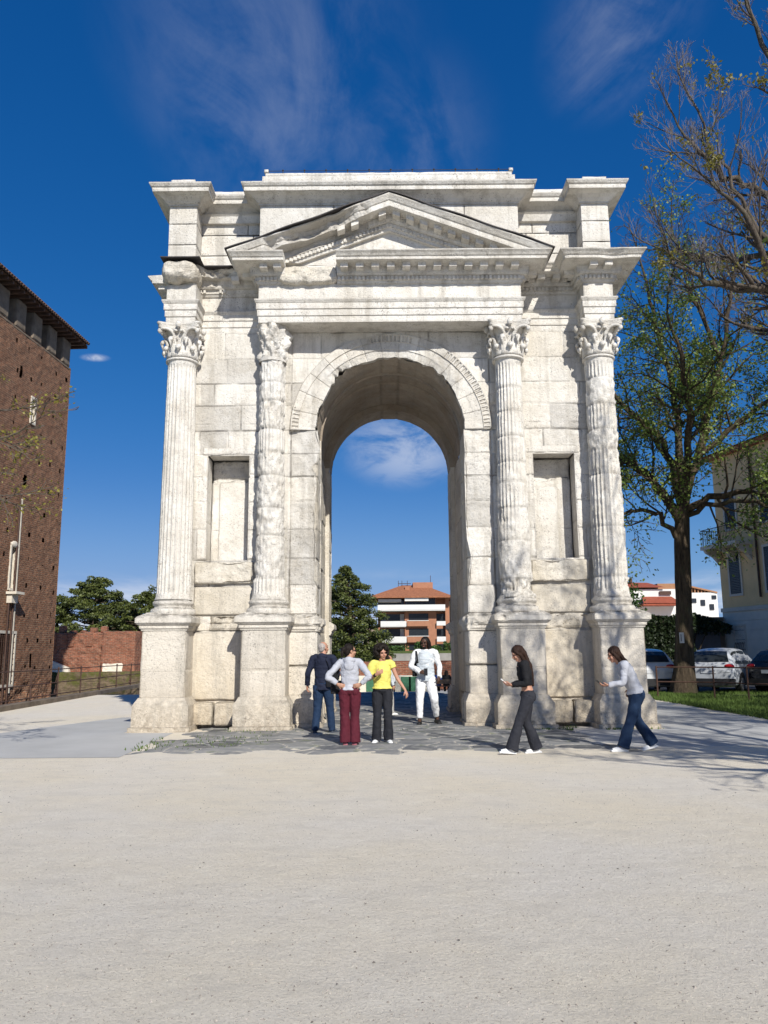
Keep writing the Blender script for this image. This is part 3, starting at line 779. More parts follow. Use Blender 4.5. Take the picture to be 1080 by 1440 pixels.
# ================================================================= GROUND AND SURROUNDINGS
def mk_gravel():
    k = NT('fine_gravel')
    n1 = k.noise(.35, 5, .6); n2 = k.noise(7, 6, .75); n3 = k.noise(45, 5, .8); n4 = k.noise(150, 3, .8)
    c = k.mix(k.rng(n1, .38, .62), (.74, .66, .52), (.72, .665, .575))
    c = k.mix(k.math('MULTIPLY', k.ramp(n2, [(.45, 0), (.7, 1)]), .30), c, (.56, .50, .41))
    c = k.mix(k.math('MULTIPLY', k.ramp(n3, [(.54, 0), (.68, 1)]), .65), c, (.30, .26, .21))
    c = k.mix(k.math('MULTIPLY', k.ramp(n3, [(.30, 1), (.42, 0)]), .6), c, (.82, .75, .65))
    c = k.mix(k.math('MULTIPLY', k.ramp(n4, [(.60, 0), (.72, 1)]), .55), c, (.22, .19, .155))
    c = k.mix(k.math('MULTIPLY', k.ramp(n4, [(.28, 1), (.42, 0)]), .6), c, (.86, .80, .72))
    n0 = k.noise(1.7, 5, .65, k.map((1, 2.0, 1))); c = k.mix(k.math('MULTIPLY', k.ramp(n0, [(.50, 0), (.64, 1)]), .42), c, (.58, .53, .45)); c = k.mix(k.math('MULTIPLY', k.ramp(k.noise(2.3, 4, .6), [(.56, 0), (.70, 1)]), .28), c, (.84, .78, .65))
    nm = k.bump(n3, .7, .02); nm = k.bump(n4, .7, .010, nm); nm = k.bump(n2, .4, .05, nm)
    return k.fin(c, .95, nm, .15)
GRAVEL = mk_gravel()
def lx(y): return -10.47-.0596*(y+0)
g = MB()
g.add([(lx(-60), -60, 0), (8, -60, 0), (8, 14.3, 0), (lx(14.3), 14.3, 0)], [(0, 1, 2, 3)])
g.add([(lx(14.3), 14.3, 0), (8, 14.3, 0), (8, 14.3, -.77), (lx(14.3), 14.3, -.77)], [(0, 1, 2, 3)])
g.add([(-12, 14.3, -.77), (8, 14.3, -.77), (8, 33.6, -.77), (-12, 33.6, -.77)], [(0, 1, 2, 3)])
g.add([(8, 14.3, 0), (8, 96, 0), (8, 96, -4), (8, 14.3, -4)], [(0, 1, 2, 3)])
g.add([(8, -60, 0), (900, -60, 0), (900, 2500, 0), (8, 2500, 0)], [(0, 1, 2, 3)])
g.add([(-900, 34, 0), (-12, 34, 0), (-12, 2500, 0), (-900, 2500, 0)], [(0, 1, 2, 3)])
g.add([(-12, 96, 0), (8, 96, 0), (8, 2500, 0), (-12, 2500, 0)], [(0, 1, 2, 3)])
tag(g.build('ground', GRAVEL), kind='structure')
GRASS = simple('grass_ground', (.075, .105, .022), .9, .45, 3, bump=.8, bd=.05, bscale=30)
g = MB(); g.add([(-900, -60, -5), (8, -60, -5), (8, 34, -5), (-900, 34, -5)], [(0, 1, 2, 3)]); tag(g.build('moat', GRASS), kind='structure')
g = MB(); g.add([(-12, 33, -4), (8, 33, -4), (8, 96, -4), (-12, 96, -4)], [(0, 1, 2, 3)]); tag(g.build('river', simple('river_water', (.05, .08, .07), .15, .1, spec=.6)), kind='structure')
g = MB(); g.grid(np.array([[(-40, 100, 1.25), (60, 100, 1.25)], [(-40, 104, 1.7), (60, 104, 1.7)], [(-40, 130, 1.75), (60, 130, 1.75)]])); tag(g.build('far_bank_lawn', GRASS), kind='structure')
# concrete slabs
SLAB = simple('concrete_slab', (.40, .395, .38), .9, .10, .8, bump=.35, bd=.006, bscale=60)
def poly_sheet(name, pts, z, mat, kind='structure'):
    import bmesh
    bm = bmesh.new(); vs_ = [bm.verts.new((x, y, z)) for x, y in pts]; f = bm.faces.new(vs_)
    if f.normal.z < 0: f.normal_flip()
    me = bpy.data.meshes.new(name); bm.to_mesh(me); bm.free(); me.materials.append(mat)
    o = bpy.data.objects.new(name, me); COL.objects.link(o); tag(o, kind=kind); return o
poly_sheet('pavement', [(-10.0, -4.62), (-4.15, -4.66), (-4.3, -.95), (-5.3, -.9), (-5.25, 3.4), (-6.6, 3.0), (-7.9, -1.1), (-10.1, -2.2)], .004, SLAB)
m = MB(); X, Y_ = np.meshgrid(segc([3.3, 14], .08), segc([-4.4, 9.0], .08), indexing='ij')
ed = np.minimum(np.minimum(Y_+3.9-.012*X, 13.6-X), np.where(Y_ > -.9, X-5.35, X-3.5)); ed = np.minimum(ed, np.where(Y_ < 1.4, 1.4-.52*(X-7.4)-Y_+(X < 8)*9, 8.15-X)); ed = np.minimum(ed, 8.5-Y_)
Q = np.stack([X, Y_, 0*X], -1); m.grid(np.stack([X, Y_, .006-.05*np.clip(.3+.9*fbm(Q, 1.2, 5, 33)-ed*1.3, 0, 1)], -1))
m.build('pavement', SLAB)['kind'] = 'structure'
ASPH = simple('street_asphalt', (.06, .06, .062), .85, .15, 2, bump=.4, bd=.01, bscale=60)
poly_sheet('street', [(8.3, 11.9), (60, 11.9), (60, 30), (8.3, 30)], .004, ASPH)
# basalt flagstones of the old road through the arch
def flagstones():
    rr = np.random.default_rng(9)
    x = segc([-4.3, 3.75], .045); y = segc([-5.0, 13.3], .05)
    X, Y = np.meshgrid(x, y, indexing='ij')
    W = X+.12*fbm(np.stack([X, Y, 0*X], -1), 1.5, 2, 4); V = Y+.12*fbm(np.stack([X, Y, 0*X+5], -1), 1.5, 2, 6)
    sx, sy = .62, .50
    U = W/sx; T = V/sy; iu = np.floor(U).astype(int); it = np.floor(T).astype(int)
    d1 = np.full(X.shape, 9.); d2 = np.full(X.shape, 9.); idd = np.zeros(X.shape)
    for a in (-1, 0, 1):
        for b in (-1, 0, 1):
            cu, ct = iu+a, it+b
            h1 = _h(cu, ct, cu*0, 3)*.42+.5; h2 = _h(cu, ct, cu*0, 8)*.42+.5
            d = np.hypot((cu+h1-U)*sx, (ct+h2-T)*sy); hid = _h(cu, ct, cu*0, 12)
            n = d < d1; d2 = np.where(n, d1, np.minimum(d2, d)); idd = np.where(n, hid, idd); d1 = np.where(n, d, d1)
    e = d2-d1
    Q = np.stack([X, Y, 0*X], -1)
    z = .010+.012*np.clip(e/.06, 0, 1)+.006*idd+.004*fbm(Q, 3, 4, 2)
    edge = np.minimum(np.minimum(Y+4.2, 3.55-X), X+4.15+.0*Y)
    edge = np.minimum(edge, np.where(Y < -1.0, X+4.15-.0, 9))
    z = z-.06*np.clip(.42+1.0*fbm(Q, 1.6, 5, 21)-edge*1.1, 0, 1)-.02*np.clip(fbm(Q, 1.3, 3, 31)-.2, 0, 1)
    tint = .5*idd; tint = np.where(e < .035, 2.0, tint)
    m = MB(); m.grid(np.stack([X, Y, z], -1), tint)
    k = NT('basalt_flagstone'); t = k.attr()
    c = k.mix(k.rng(t, -.5, .5), (.055, .06, .066), (.22, .22, .215))
    c = k.mix(k.rng(t, 1.2, 1.9), c, (.42, .38, .31))
    c = k.mix(k.math('MULTIPLY', k.ramp(k.noise(3, 6, .7), [(.45, 0), (.68, 1)]), .6), c, (.36, .34, .30))
    c = k.mix(k.math('MULTIPLY', k.ramp(k.noise(2.1, 5, .7), [(.58, 0), (.66, 1)]), .6), c, (.10, .13, .04))
    m.build('flagstone_paving', k.fin(c, .72, k.bump(k.noise(30, 5, .7), .5, .012), .35))['kind'] = 'structure'
flagstones()
# loose pebbles on the gravel (nobody could count them)
def pebbles():
    rr = np.random.default_rng(21); m = MB()
    N_ = 22000
    d = 3.2+11*rr.random(N_)**1.7; x = (rr.random(N_)-.5)*1.15*d; y = -17.1+d
    ok = (y < -4.8); x, y = x[ok], y[ok]; n = len(x)
    s = .0022+.0050*rr.random(n)**6
    a = rr.random(n)*6.28
    V = np.array([(-1, -.7, 0), (1, -.6, 0), (.8, .8, 0), (-.7, .9, 0), (0, 0, .9), (.2, .1, .9)])
    P = np.zeros((n, 5, 3)); base = np.array([(-1, -.7, 0), (1, -.6, 0), (.8, .8, 0), (-.7, .9, 0), (.1, 0, .8)])[None]+rr.normal(0, .15, (n, 5, 3))
    ca, sa = np.cos(a)[:, None], np.sin(a)[:, None]
    P[..., 0] = (base[..., 0]*ca-base[..., 1]*sa)*s[:, None]+x[:, None]; P[..., 1] = (base[..., 0]*sa+base[..., 1]*ca)*s[:, None]+y[:, None]
    P[..., 2] = np.clip(base[..., 2], -.3, 2)*s[:, None]
    f = np.array([(0, 1, 4), (1, 2, 4), (2, 3, 4), (3, 0, 4)]); F_ = (f[None]+5*np.arange(n)[:, None, None]).reshape(-1, 3)
    m.add(P.reshape(-1, 3), F_, np.repeat(rr.uniform(-1, 1, n), 5))
    dn = 260; d = 4+10*rr.random(dn); lxx = (rr.random(dn)-.5)*1.1*d; aa = rr.random(dn)*6.28; sz = .004+.009*rr.random(dn)**2
    for i in range(dn):
        u = np.array([math.cos(aa[i]), math.sin(aa[i])])*sz[i]; w_ = np.array([-u[1], u[0]])*.6; c0 = np.array([lxx[i], -17.1+d[i]])
        if c0[1] > -4.8: continue
        m.add([(*(c0-u), .002), (*(c0+w_), .009), (*(c0+u), .003), (*(c0-w_), .006)], [(0, 1, 2, 3)], -1.0)
    k = NT('pebble'); c = k.mix(k.rng(k.attr(), -1, 1), (.14, .12, .10), (.46, .41, .35))
    tag(m.build('pebbles', k.fin(c, .8)), 'loose light and dark pebbles scattered over the pale gravel', 'pebbles', kind='stuff')
pebbles()
# grass verge at the right and blades
poly_sheet('grass_verge', [(8.2, 11.9), (8.55, 8.6), (8.15, 4.0), (8.5, .9), (10.0, .2), (40, -.5), (40, 11.9)], .012, GRASS)
BLADE = simple('grass_blade', (.075, .12, .022), .8, .3, 5, bump=0)
def blades(name, pts, h, label, seed):
    rr = np.random.default_rng(seed); n = len(pts); m = MB()
    a = rr.random(n)*6.28; hh = h*(.5+rr.random(n)); w = .008+.35*.03*rr.random(n)
    lean = rr.normal(0, .35, (n, 2))*hh[:, None]
    P = np.zeros((n, 3, 3)); P[:, 0, :2] = pts-np.stack([np.cos(a), np.sin(a)], -1)*w[:, None]; P[:, 1, :2] = pts+np.stack([np.cos(a), np.sin(a)], -1)*w[:, None]
    P[:, 2, :2] = pts+lean; P[:, 2, 2] = hh
    m.add(P.reshape(-1, 3), np.arange(n*3).reshape(-1, 3))
    tag(m.build(name, BLADE), label, 'grass', kind='stuff')
rr = np.random.default_rng(4)
q = np.stack([8.2+7*rr.random(26000)**1.2, .6+11.4*rr.random(26000)], -1); dd = fbm(np.column_stack([q, q[:, 0]*0]), .6, 3, 9)
q = q[dd > -.25]; mnd = rr.normal(0, 1, (2500, 2))*.5+np.array([10.1, 11.0])
blades('grass', np.vstack([q, mnd]), .09, 'green grass blades on the verge around the tree at the right', 5)
ft = []
for x0, x1, y in ((-4.2, -3.1, -.42), (3.0, 4.2, -.42), (-5.3, 5.3, -.95), (2.2, 4.4, -1.0)):
    n = 260; ft.append(np.stack([rr.uniform(x0, x1, n), y+rr.normal(0, .05, n)], -1))
ft.append(np.stack([rr.uniform(-4.4, -2.2, 600), rr.uniform(-3.9, -1.2, 600)], -1)); 
q = np.vstack(ft); dd = fbm(np.column_stack([q, q[:, 0]*0]), 1.3, 3, 19)
blades('weeds', q[dd > .08], .045, 'small weeds at the foot of the arch and between the flagstones', 6)

# ---------------------------------------------------------------- brick materials
def mk_brick(name, a, b, mortar, sc=1.0, mott=.5, dark=(.06, .04, .035), moss=False, vec='xz'):
    k = NT(name); s = k.sep()
    cv = k.n('ShaderNodeCombineXYZ')
    k.l(k.math('ADD', s[0], s[1]), cv.inputs[0]); k.l(s[2], cv.inputs[1])
    br = k.n('ShaderNodeTexBrick'); k.l(cv.outputs[0], br.inputs['Vector'])
    br.inputs['Scale'].default_value = 1.0; br.inputs['Brick Width'].default_value = .27*sc; br.inputs['Row Height'].default_value = .085*sc
    br.inputs['Mortar Size'].default_value = .012*sc; br.inputs['Mortar Smooth'].default_value = .3; br.inputs['Bias'].default_value = 0
    br.inputs['Color1'].default_value = (*a, 1); br.inputs['Color2'].default_value = (*b, 1); br.inputs['Mortar'].default_value = (*mortar, 1)
    c = k.mix(k.math('MULTIPLY', k.ramp(k.noise(1.1, 6, .75), [(.40, 0), (.66, 1)]), mott), br.outputs[0], tuple(x*.45 for x in a))
    c = k.mix(k.math('MULTIPLY', k.ramp(k.noise(6, 6, .8, k.map((.6, .6, 2.6))), [(.48, 0), (.62, 1)]), .75), c, dark)
    c = k.mix(k.math('MULTIPLY', k.ramp(k.noise(7, 6, .8, k.map((.5, .5, 2.6), loc=(4, 2, 1))), [(.54, 0), (.68, 1)]), .6), c, mortar)
    if moss: c = k.mix(k.ramp(k.math('ADD', k.noise(1.3, 5, .7), k.math('MULTIPLY', s[2], .10)), [(.46, 0), (.58, 1)]), c, (.10, .10, .03))
    h = k.math('ADD', k.math('MULTIPLY', br.outputs['Fac'], -.6), k.noise(12, 5, .7))
    return k.fin(c, .92, k.bump(h, .9, .035), .15)
BRICK = mk_brick('old_brick', (.33, .15, .082), (.18, .09, .055), (.36, .25, .165), 1.2, .5)
BRICKR = mk_brick('red_brick', (.36, .12, .065), (.22, .085, .05), (.38, .26, .18), 1.3, .6)
MOSSY = mk_brick('mossy_brick', (.22, .16, .10), (.16, .12, .08), (.24, .19, .12), 1.6, .5, moss=True)
PLAST = simple('grey_render', (.17, .135, .10), .95, .3, 2, bump=.6, bd=.03)
TILE = simple('clay_roof_tile', (.30, .12, .06), .9, .35, 4, bump=.6, bd=.04)
TILED = simple('dark_roof_tile', (.10, .06, .045), .9, .35, 4, bump=.6, bd=.04)
DARKIN = simple('dark_interior', (.012, .011, .010), .9, .2, bump=0)
IRON = simple('rusty_iron', (.075, .04, .028), .7, .3, 8, bump=.3)
PALE = simple('pale_stone', (.62, .56, .46), .85, .15, 3, bump=.5, bd=.02)

# castle tower across the moat
TW = empty('brick_tower', (-17.31, 25, 0), -.058)
tag(TW, 'tall old brick castle tower with tiled eaves at the left edge', 'tower')
tw = MB()
openings = [(3.58, 3.95, 12.85, 14.0), (4.45, 4.85, 4.6, 6.6), (4.0, 5.4, .2, 2.5), (2.28, 2.42, .9, 1.6), (3.9, 4.15, 9.6, 10.1), (5.0, 5.2, 14.7, 15.3)]
rr = random.Random(3)
holes = []
for zz_k in range(14):
    z = .9+zz_k*1.28
    for j in range(5): holes.append((.45+j*1.28+rr.uniform(-.25, .25), z+rr.uniform(-.12, .12), rr.uniform(.05, .09)))
vz = segc([-5, 17.0], .075); vt_ = segc([-8, 0], .075)
def mt(u, v):
    m = np.ones(u.shape, bool); t = -u
    for a, b, c, d in openings: m &= ~((t > a) & (t < b) & (v > c) & (v < d))
    for a, z, s_ in holes: m &= ~((np.abs(t-a) < s_) & (np.abs(v-z) < s_*1.3))
    return m
lyt = layout([-5, 17], -8, 0, 20, 21, 1)
panel(tw, (0, 0, 0), (0, 1, 0), (0, 0, 1), (1, 0, 0), vt_, vz, lyt, 5, groove=0, amp=.012, rough=lambda U, V: 0*U+.03+.25*np.clip((1.0-V)/3, 0, 1), mask=mt, off=0)
tw.box((-8, -.004, -5), (-.0, .02, 17)); tw.box((-8, -8, -5), (-7.9, 0, 17)); tw.box((-8, -8, -5), (0, -7.95, 17))
tw.box((-8, -8, 16.95), (-.05, 0, 17.0)); tw.box((-.8, -7.9, -5), (-.75, -.1, 16.9))
tw.build('wall', BRICK, TW)
mer = MB()
for i in range(6):
    t = .0+i*1.62
    mm = MB(); gbox(mm, (-.55, -t-1.08, 17.0), (.03, -t-.10, 18.45), .12, .01, .03, seed=i); mm.build('merlon', PLAST, TW)
gbox(mer, (-.06, -8, 16.86), (.04, .03, 17.01), .2, .01, .02, seed=9, faces='XYZz')
mer.build('battlement', PLAST, TW)
for i in range(3):
    b = MB(); t = 1.08+i*1.62; b.box((-.52, -t-.60, 17.0), (-.45, -t+.08, 17.5)); b.build('shutter', simple('old_wood', (.07, .055, .04), .9), TW)
rf = MB()
E0, E1 = .62, 18.62
o = E0
rf.add([(-8-o, -8-o, E1), (o, -8-o, E1), (o, o, E1), (-8-o, o, E1), (-4, -4, 22.2)], [(0, 1, 4), (1, 2, 4), (2, 3, 4), (3, 0, 4)])
rf.add([(-8-o, -8-o, E1-.1), (o, -8-o, E1-.1), (o, o, E1-.1), (-8-o, o, E1-.1)], [(0, 1, 2, 3)])
ROOF = rf.build('roof', TILED, TW)
ev = MB()
for i in range(48):
    t = -E0+.08+i*.22
    ev.tube([(E0+.08, -t, E1-.02), (E0-1.6, -t, E1+1.5)], .085, 7)
for i in range(20):
    t = -E0+i*.5; ev.box((-.6, -t-.05, E1-.24), (E0-.05, -t+.05, E1-.1))
ev.build('eave_tiles', TILED, ROOF)
for (a, b, c, d) in openings[:3]:
    f = MB(); w_ = .09
    f.box((-.5, -b, c-.12), (.07, -a, c-.01)); f.box((-.5, -b-w_, c-.1), (.05, -b, d+.05)); f.box((-.5, -a, c-.1), (.05, -a+w_, d+.05)); f.box((-.5, -b-w_, d), (.06, -a+w_, d+.13))
    o_ = f.build('window_frame', PALE, TW)
    if c < 1:
        gr = MB()
        for i in range(8): gr.tube([(.02, -a-(b-a)*(i+.5)/8, c), (.02, -a-(b-a)*(i+.5)/8, d)], .018, 5)
        for i in range(9): gr.tube([(.02, -a, c+(d-c)*(i+.5)/9), (.02, -b, c+(d-c)*(i+.5)/9)], .015, 5)
        gr.build('iron_grille', IRON, o_)
f = MB(); f.ell((.05, -4.65, 6.65), (.08, .32, .16), 12, 6); f.box((0, -5.05, 4.3), (.5, -4.3, 4.42)); f.box((0, -4.95, 3.9), (.25, -4.4, 4.3)); f.build('stone_corbel', PALE, TW)
for t, z0_, z1_ in ((4.52, -4, 9.0), (4.9, -4, 4.3)):
    f = MB(); f.tube([(.09, -t, z0_), (.09, -t, z1_)], .045, 6); f.build('drainpipe', IRON, TW)
f = MB(); f.box((.0, -4.28, -.2), (.06, -4.2, 8.9)); f.build('pale_strip', PALE, TW)

# end wall of the moat, broken castle wall, bridge parapet
def wallbox(name, lo, hi, mat, label, cat, seed=1, rough=.12, top=.0, res=.25):
    m = MB(); gbox(m, lo, hi, res, .02, .03, seed=seed, rough=rough); o = m.build(name, mat); tag(o, label, cat); return o
wallbox('moat_wall', (-24, 33.4, -5), (lx(34)+.0, 34.4, .50), MOSSY, 'low mossy wall closing the moat beyond the iron railing', 'wall', 3)
wallbox('moat_side_wall', (lx(34)-.02, -30, -5), (lx(34)+.25, 34, -.02), MOSSY, 'mossy retaining wall under the railing kerb', 'wall', 4, res=.6)
CW = empty('castle_wall', (-21, 45, 0)); tag(CW, 'ruined red brick castle wall with a jagged top between tower and cedars', 'wall')
m = MB(); gbox(m, (-6, 0, 0), (-.7, 1.4, 3.25), .2, .02, .04, seed=4, rough=.2); gbox(m, (-.7, -.5, 0), (1.95, 1.6, 3.3), .2, .02, .03, seed=5, rough=.1)
for i in range(7): gbox(m, (-5.9+i*.8, .3, 3.15), (-5.35+i*.8, .9, 3.25+.55*random.Random(i).random()), .1, .02, .03, seed=i, rough=.1)
for i in range(3): gbox(m, (-4.8+i*1.4, -.08, 2.1), (-4.3+i*1.4, .1, 3.2), .12, .01, .02, seed=20+i)
m.build('wall', BRICKR, CW)
m = MB(); m.prism([(-5.3, .4), (-3.0, .1), (-3.1, .55), (-4.2, 1.0), (-5.2, 1.35)], 'y', -.4, -.05); m.build('stone_fragment', PALE, CW)
m = MB(); gbox(m, (-.5, -.62, .1), (1.1, -.45, .9), .15, .02, .03, seed=8, rough=.1); m.build('stone_fragment', PALE, CW)
BP = empty('brick_bridge', (-22, 60, 0)); tag(BP, 'small brick bridge with a round arch and stone parapet left of the arch monument', 'bridge')
m = MB(); th = np.linspace(0, math.pi, 14)
ar = [(-2.4+.75*math.cos(a), .0+1.0*math.sin(a)) for a in th]
m.box((-4, 0, -1), (-3.15, 1.5, 1.35)); m.box((-1.6, 0, -1), (6, 1.5, 1.35))
rows = [[(x, y_, z) for x, z in ar] for y_ in (0, 1.5)]; m.grid(np.array(rows))
m.grid(np.array([[(x, 0, z) for x, z in ar], [(x, 0, 1.35) for x, z in ar]])); m.grid(np.array([[(x, 1.45, z) for x, z in ar], [(x, 1.45, 1.35) for x, z in ar]]))
m.build('wall', BRICKR, BP)
m = MB(); m.box((-4.1, -.15, 1.35), (6, 1.65, 1.6)); m.box((-1.9, .1, 1.6), (-.6, .9, 2.5)); m.build('coping', PALE, BP)

# iron railing along the moat
RL = empty('iron_railing', (0, 0, 0)); tag(RL, 'rusty iron railing with scrolls on a stone kerb along the moat', 'railing')
kb = MB()
yy_ = segc([-28, 22.5], .9)
for a, b in zip(yy_[:-1], yy_[1:]):
    x0, x1 = lx(a), lx(b)
    kb.add([(x0-.18, a+.01, 0), (x0+.18, a+.01, 0), (x1+.18, b, 0), (x1-.18, b, 0), (x0-.18, a+.01, .14), (x0+.18, a+.01, .14), (x1+.18, b, .14), (x1-.18, b, .14)],
           [(4, 5, 6, 7), (0, 1, 5, 4), (1, 2, 6, 5), (2, 3, 7, 6), (3, 0, 4, 7)])
kb.build('kerb', PLAST, RL)
ys_ = [22.35-2.42*i for i in range(12)]
for i, y in enumerate(ys_):
    p = MB(); p.tube([(lx(y), y, .1), (lx(y), y, 1.07)], .024, 6); p.ell((lx(y), y, 1.09), (.035, .035, .03), 8, 6)
    if i % 2 == 1:
        t = np.linspace(0, 4.2*math.pi, 40); rs_ = .13*(1-t/(4.2*math.pi)*.8)
        p.tube(np.stack([lx(y)+0*t, y-.16+rs_*np.cos(t), .30+rs_*np.sin(t)], -1), .012, 5)
        p.tube(bez([(lx(y), y-.16, .43), (lx(y), y-.25, .7), (lx(y), y+.02, .95)], 8), .012, 5)
    p.build('post', IRON, RL)
for z in (1.05, .62, .24):
    p = MB(); p.tube([(lx(ys_[-1]), ys_[-1], z), (lx(22.4), 22.4, z)], .017, 6); p.build('rail', IRON, RL)

# low wall, bench, parapet seen through the arch
LW = empty('low_wall', (0, 29.9, -.77)); tag(LW, 'low cream wall with green metal panels beyond the arch', 'wall')
m = MB(); gbox(m, (-3.6, 0, 0), (2.45, .35, .98), .15, .006, .01, seed=3); m.build('wall', simple('cream_render', (.60, .56, .46), .9, .1), LW)
GRN = simple('green_panel', (.04, .13, .07), .6, .25)
for px in (-4.9, -2.45, 0, 2.45):
    m = MB(); x = -.98+px*1.0
    if x > -3.5 and x < 2: m.box((x-.28+.0, -.03, .08), (x+.28, .01, .90)); m.build('panel', GRN, LW)
m = MB(); m.box((.73, -.03, .08), (1.29, .01, .90)); m.build('panel', GRN, LW)
poly_sheet('terrace_edge', [(-6, 13.3), (7.9, 13.3), (7.9, 14.25), (-6, 14.25)], .03, SLAB)
m = MB(); gbox(m, (-11.0, 32.9, -.77), (8, 33.5, .97), .3, .01, .02, seed=8); tag(m.build('river_parapet', BRICKR), 'red brick parapet wall along the river behind the low cream wall', 'wall')
FB = empty('embankment', (0, 99, 0)); tag(FB, 'far river embankment wall of red brick with grey stone coping', 'wall')
m = MB(); m.box((-60, 0, -4), (60, 1, .3)); m.build('wall', BRICKR, FB); m = MB(); m.box((-60, -.2, .3), (60, 1.2, 1.32)); m.build('coping', simple('grey_coping', (.24, .23, .21), .9, .15, 1), FB)
# bushes along the bank are built with the trees

# bench with its two legs
BN = empty('park_bench', (2.96, 28.1, -.77)); tag(BN, 'dark bench on which two people sit behind the arch', 'bench')
WOOD = simple('dark_bench_wood', (.06, .045, .035), .7)
m = MB(); m.box((-.9, -.22, .41), (.9, .22, .46)); m.build('seat', WOOD, BN)
m = MB(); m.box((-.9, -.26, .55), (.9, -.22, .8)); m.build('backrest', WOOD, BN)
for x in (-.7, .7):
    m = MB(); m.box((x-.03, -.2, 0), (x+.03, .2, .41)); m.box((x-.03, -.25, .41), (x+.03, -.2, .78)); m.build('leg', IRON, BN)

# ---------------------------------------------------------------- apartment block across the river
AB = empty('apartment_block', (-1.25, 108, 1.2)); tag(AB, 'brick apartment block with white balconies and tiled hip roof seen through the arch', 'building')
def fx(X): return (X-425)*.0287
def fz(Y): return (540-Y)*.0287
WHITE = simple('white_balcony', (.66, .65, .62), .7, .06, 1, bump=.1)
BRKA = simple('apartment_brick', (.36, .17, .10), .9, .10, 1.5, bump=.3)
GLASS = simple('dark_glass', (.02, .025, .03), .15, .2, spec=.6, bump=0)
def ab(name, X0, X1, Y0, Y1, ya, yb, mat, par=AB):
    m = MB(); m.box((fx(X0), ya, fz(Y1)), (fx(X1), yb, fz(Y0))); return m.build(name, mat, par)
m = MB()
m.box((fx(570), 0, 0), (fx(740), 9, fz(232))); m.box((fx(425), 1.6, 0), (fx(570), 9, fz(232))); m.box((fx(740), 1.3, 0), (fx(790), 9, fz(232))); m.box((fx(790), .3, 0), (fx(812), 9, fz(240)))
m.build('wall', BRKA, AB)
m = MB(); ex0, ex1, ez = fx(380), fx(830), fz(236); r0, r1 = fx(560), fx(680)
m.add([(ex0, -1.6, ez), (ex1, -1.6, ez), (ex1, 11, ez), (ex0, 11, ez), (r0, 4.5, ez+2.2), (r1, 4.5, ez+2.2)], [(0, 1, 5, 4), (2, 3, 4, 5)])
m.add([(ex0, -1.6, ez), (ex1, -1.6, ez), (ex1, 11, ez), (ex0, 11, ez), (r0, 4.5, ez+2.2), (r1, 4.5, ez+2.2)], [(1, 2, 5), (3, 0, 4)])
m.box((ex0, -1.6, ez-.2), (ex1, 11, ez))
R_ = m.build('roof', TILE, AB)
m = MB(); m.box((fx(620), 3, ez), (fx(730), 7, fz(148))); m.box((fx(575), 2, ez+.6), (fx(600), 3, fz(172))); m.build('chimney', BRKA, R_)
m = MB()
for X in (540, 560, 590, 720): m.tube([(fx(X), 4, ez+1), (fx(X), 4, fz(135)+(.8 if X == 720 else 0))], .04, 4)
m.tube([(fx(540), 4, fz(152)), (fx(610), 4, fz(152))], .05, 4); m.build('aerial', IRON, R_)
ab('window', 428, 570, 245, 280, 1.5, 1.58, GLASS); ab('window', 572, 735, 245, 280, -.08, -.01, GLASS)
ab('awning', 428, 552, 248, 262, -.6, 1.4, WHITE); ab('awning', 570, 697, 243, 260, -1.3, -.1, WHITE)
ab('balcony', 425, 785, 280, 308, -1.5, -1.3, WHITE); m = MB(); m.box((fx(425), -1.5, fz(312)), (fx(785), 1.5, fz(307))); m.build('balcony_floor', WHITE, AB)
for (a, b) in ((365, 393), (447, 478)):
    ab('balcony', 440, 578, a, b, -.5, -.3, WHITE); m = MB(); m.box((fx(440), -.5, fz(b+3)), (fx(575), 1.6, fz(b-1))); m.build('balcony_floor', WHITE, AB)
    ab('balcony', 740, 788, a+2, b-3, -.6, -.4, WHITE)
    ab('balcony', 582, 698, a, b, -.7, -.5, BRKA); ab('balcony_rail', 582, 698, a-3, a, -.74, -.46, WHITE)
for (a, b) in ((325, 363), (405, 447), (487, 522)):
    ab('window', 475, 545, a, b, 1.5, 1.58, GLASS); ab('shutter', 546, 568, a, b+2, 1.4, 1.55, WHITE); ab('window', 440, 472, a, b, 1.5, 1.58, simple('blue_glass', (.16, .2, .25), .3))
    if a < 480: ab('window', 592, 697, a, b-4, -.06, -.01, GLASS)
    ab('window', 742, 788, a, b, 1.2, 1.28, GLASS)
ab('window', 592, 690, 490, 520, -.06, -.01, GLASS)
# pale house to its right, plain block to its left
H2 = empty('pale_house', (10.6, 112, 1.2)); tag(H2, 'narrow pale yellow house right of the brick apartment block', 'building')
m = MB(); m.box((0, 0, 0), (7, 6, 8.6)); m.build('wall', simple('pale_yellow', (.60, .54, .38), .9), H2)
for z in (2.4, 4.6, 6.6):
    m = MB(); m.box((.5, -.05, z), (1.1, .01, z+1.2)); m.build('window', GLASS, H2); m = MB(); m.box((.2, -.5, z-.5), (1.9, 0, z-.1)); m.build('balcony', WHITE, H2)
m = MB(); m.box((-.2, -.3, 8.6), (7.2, 6.3, 8.8)); m.build('roof', TILE, H2)
H3 = empty('pinkish_house', (-3.6, 110, 1.2)); tag(H3, 'low pinkish house half hidden behind the cedar seen through the arch', 'building')
m = MB(); m.box((0, 0, 0), (2.4, 6, 4.2)); m.build('wall', simple('pinkish_render', (.50, .38, .31), .9), H3)
m = MB(); m.box((1.0, -.05, 1.2), (1.5, .01, 3.2)); m.build('window', GLASS, H3); m = MB(); m.box((-.2, -.3, 4.2), (2.6, 6, 4.4)); m.build('roof', TILE, H3)

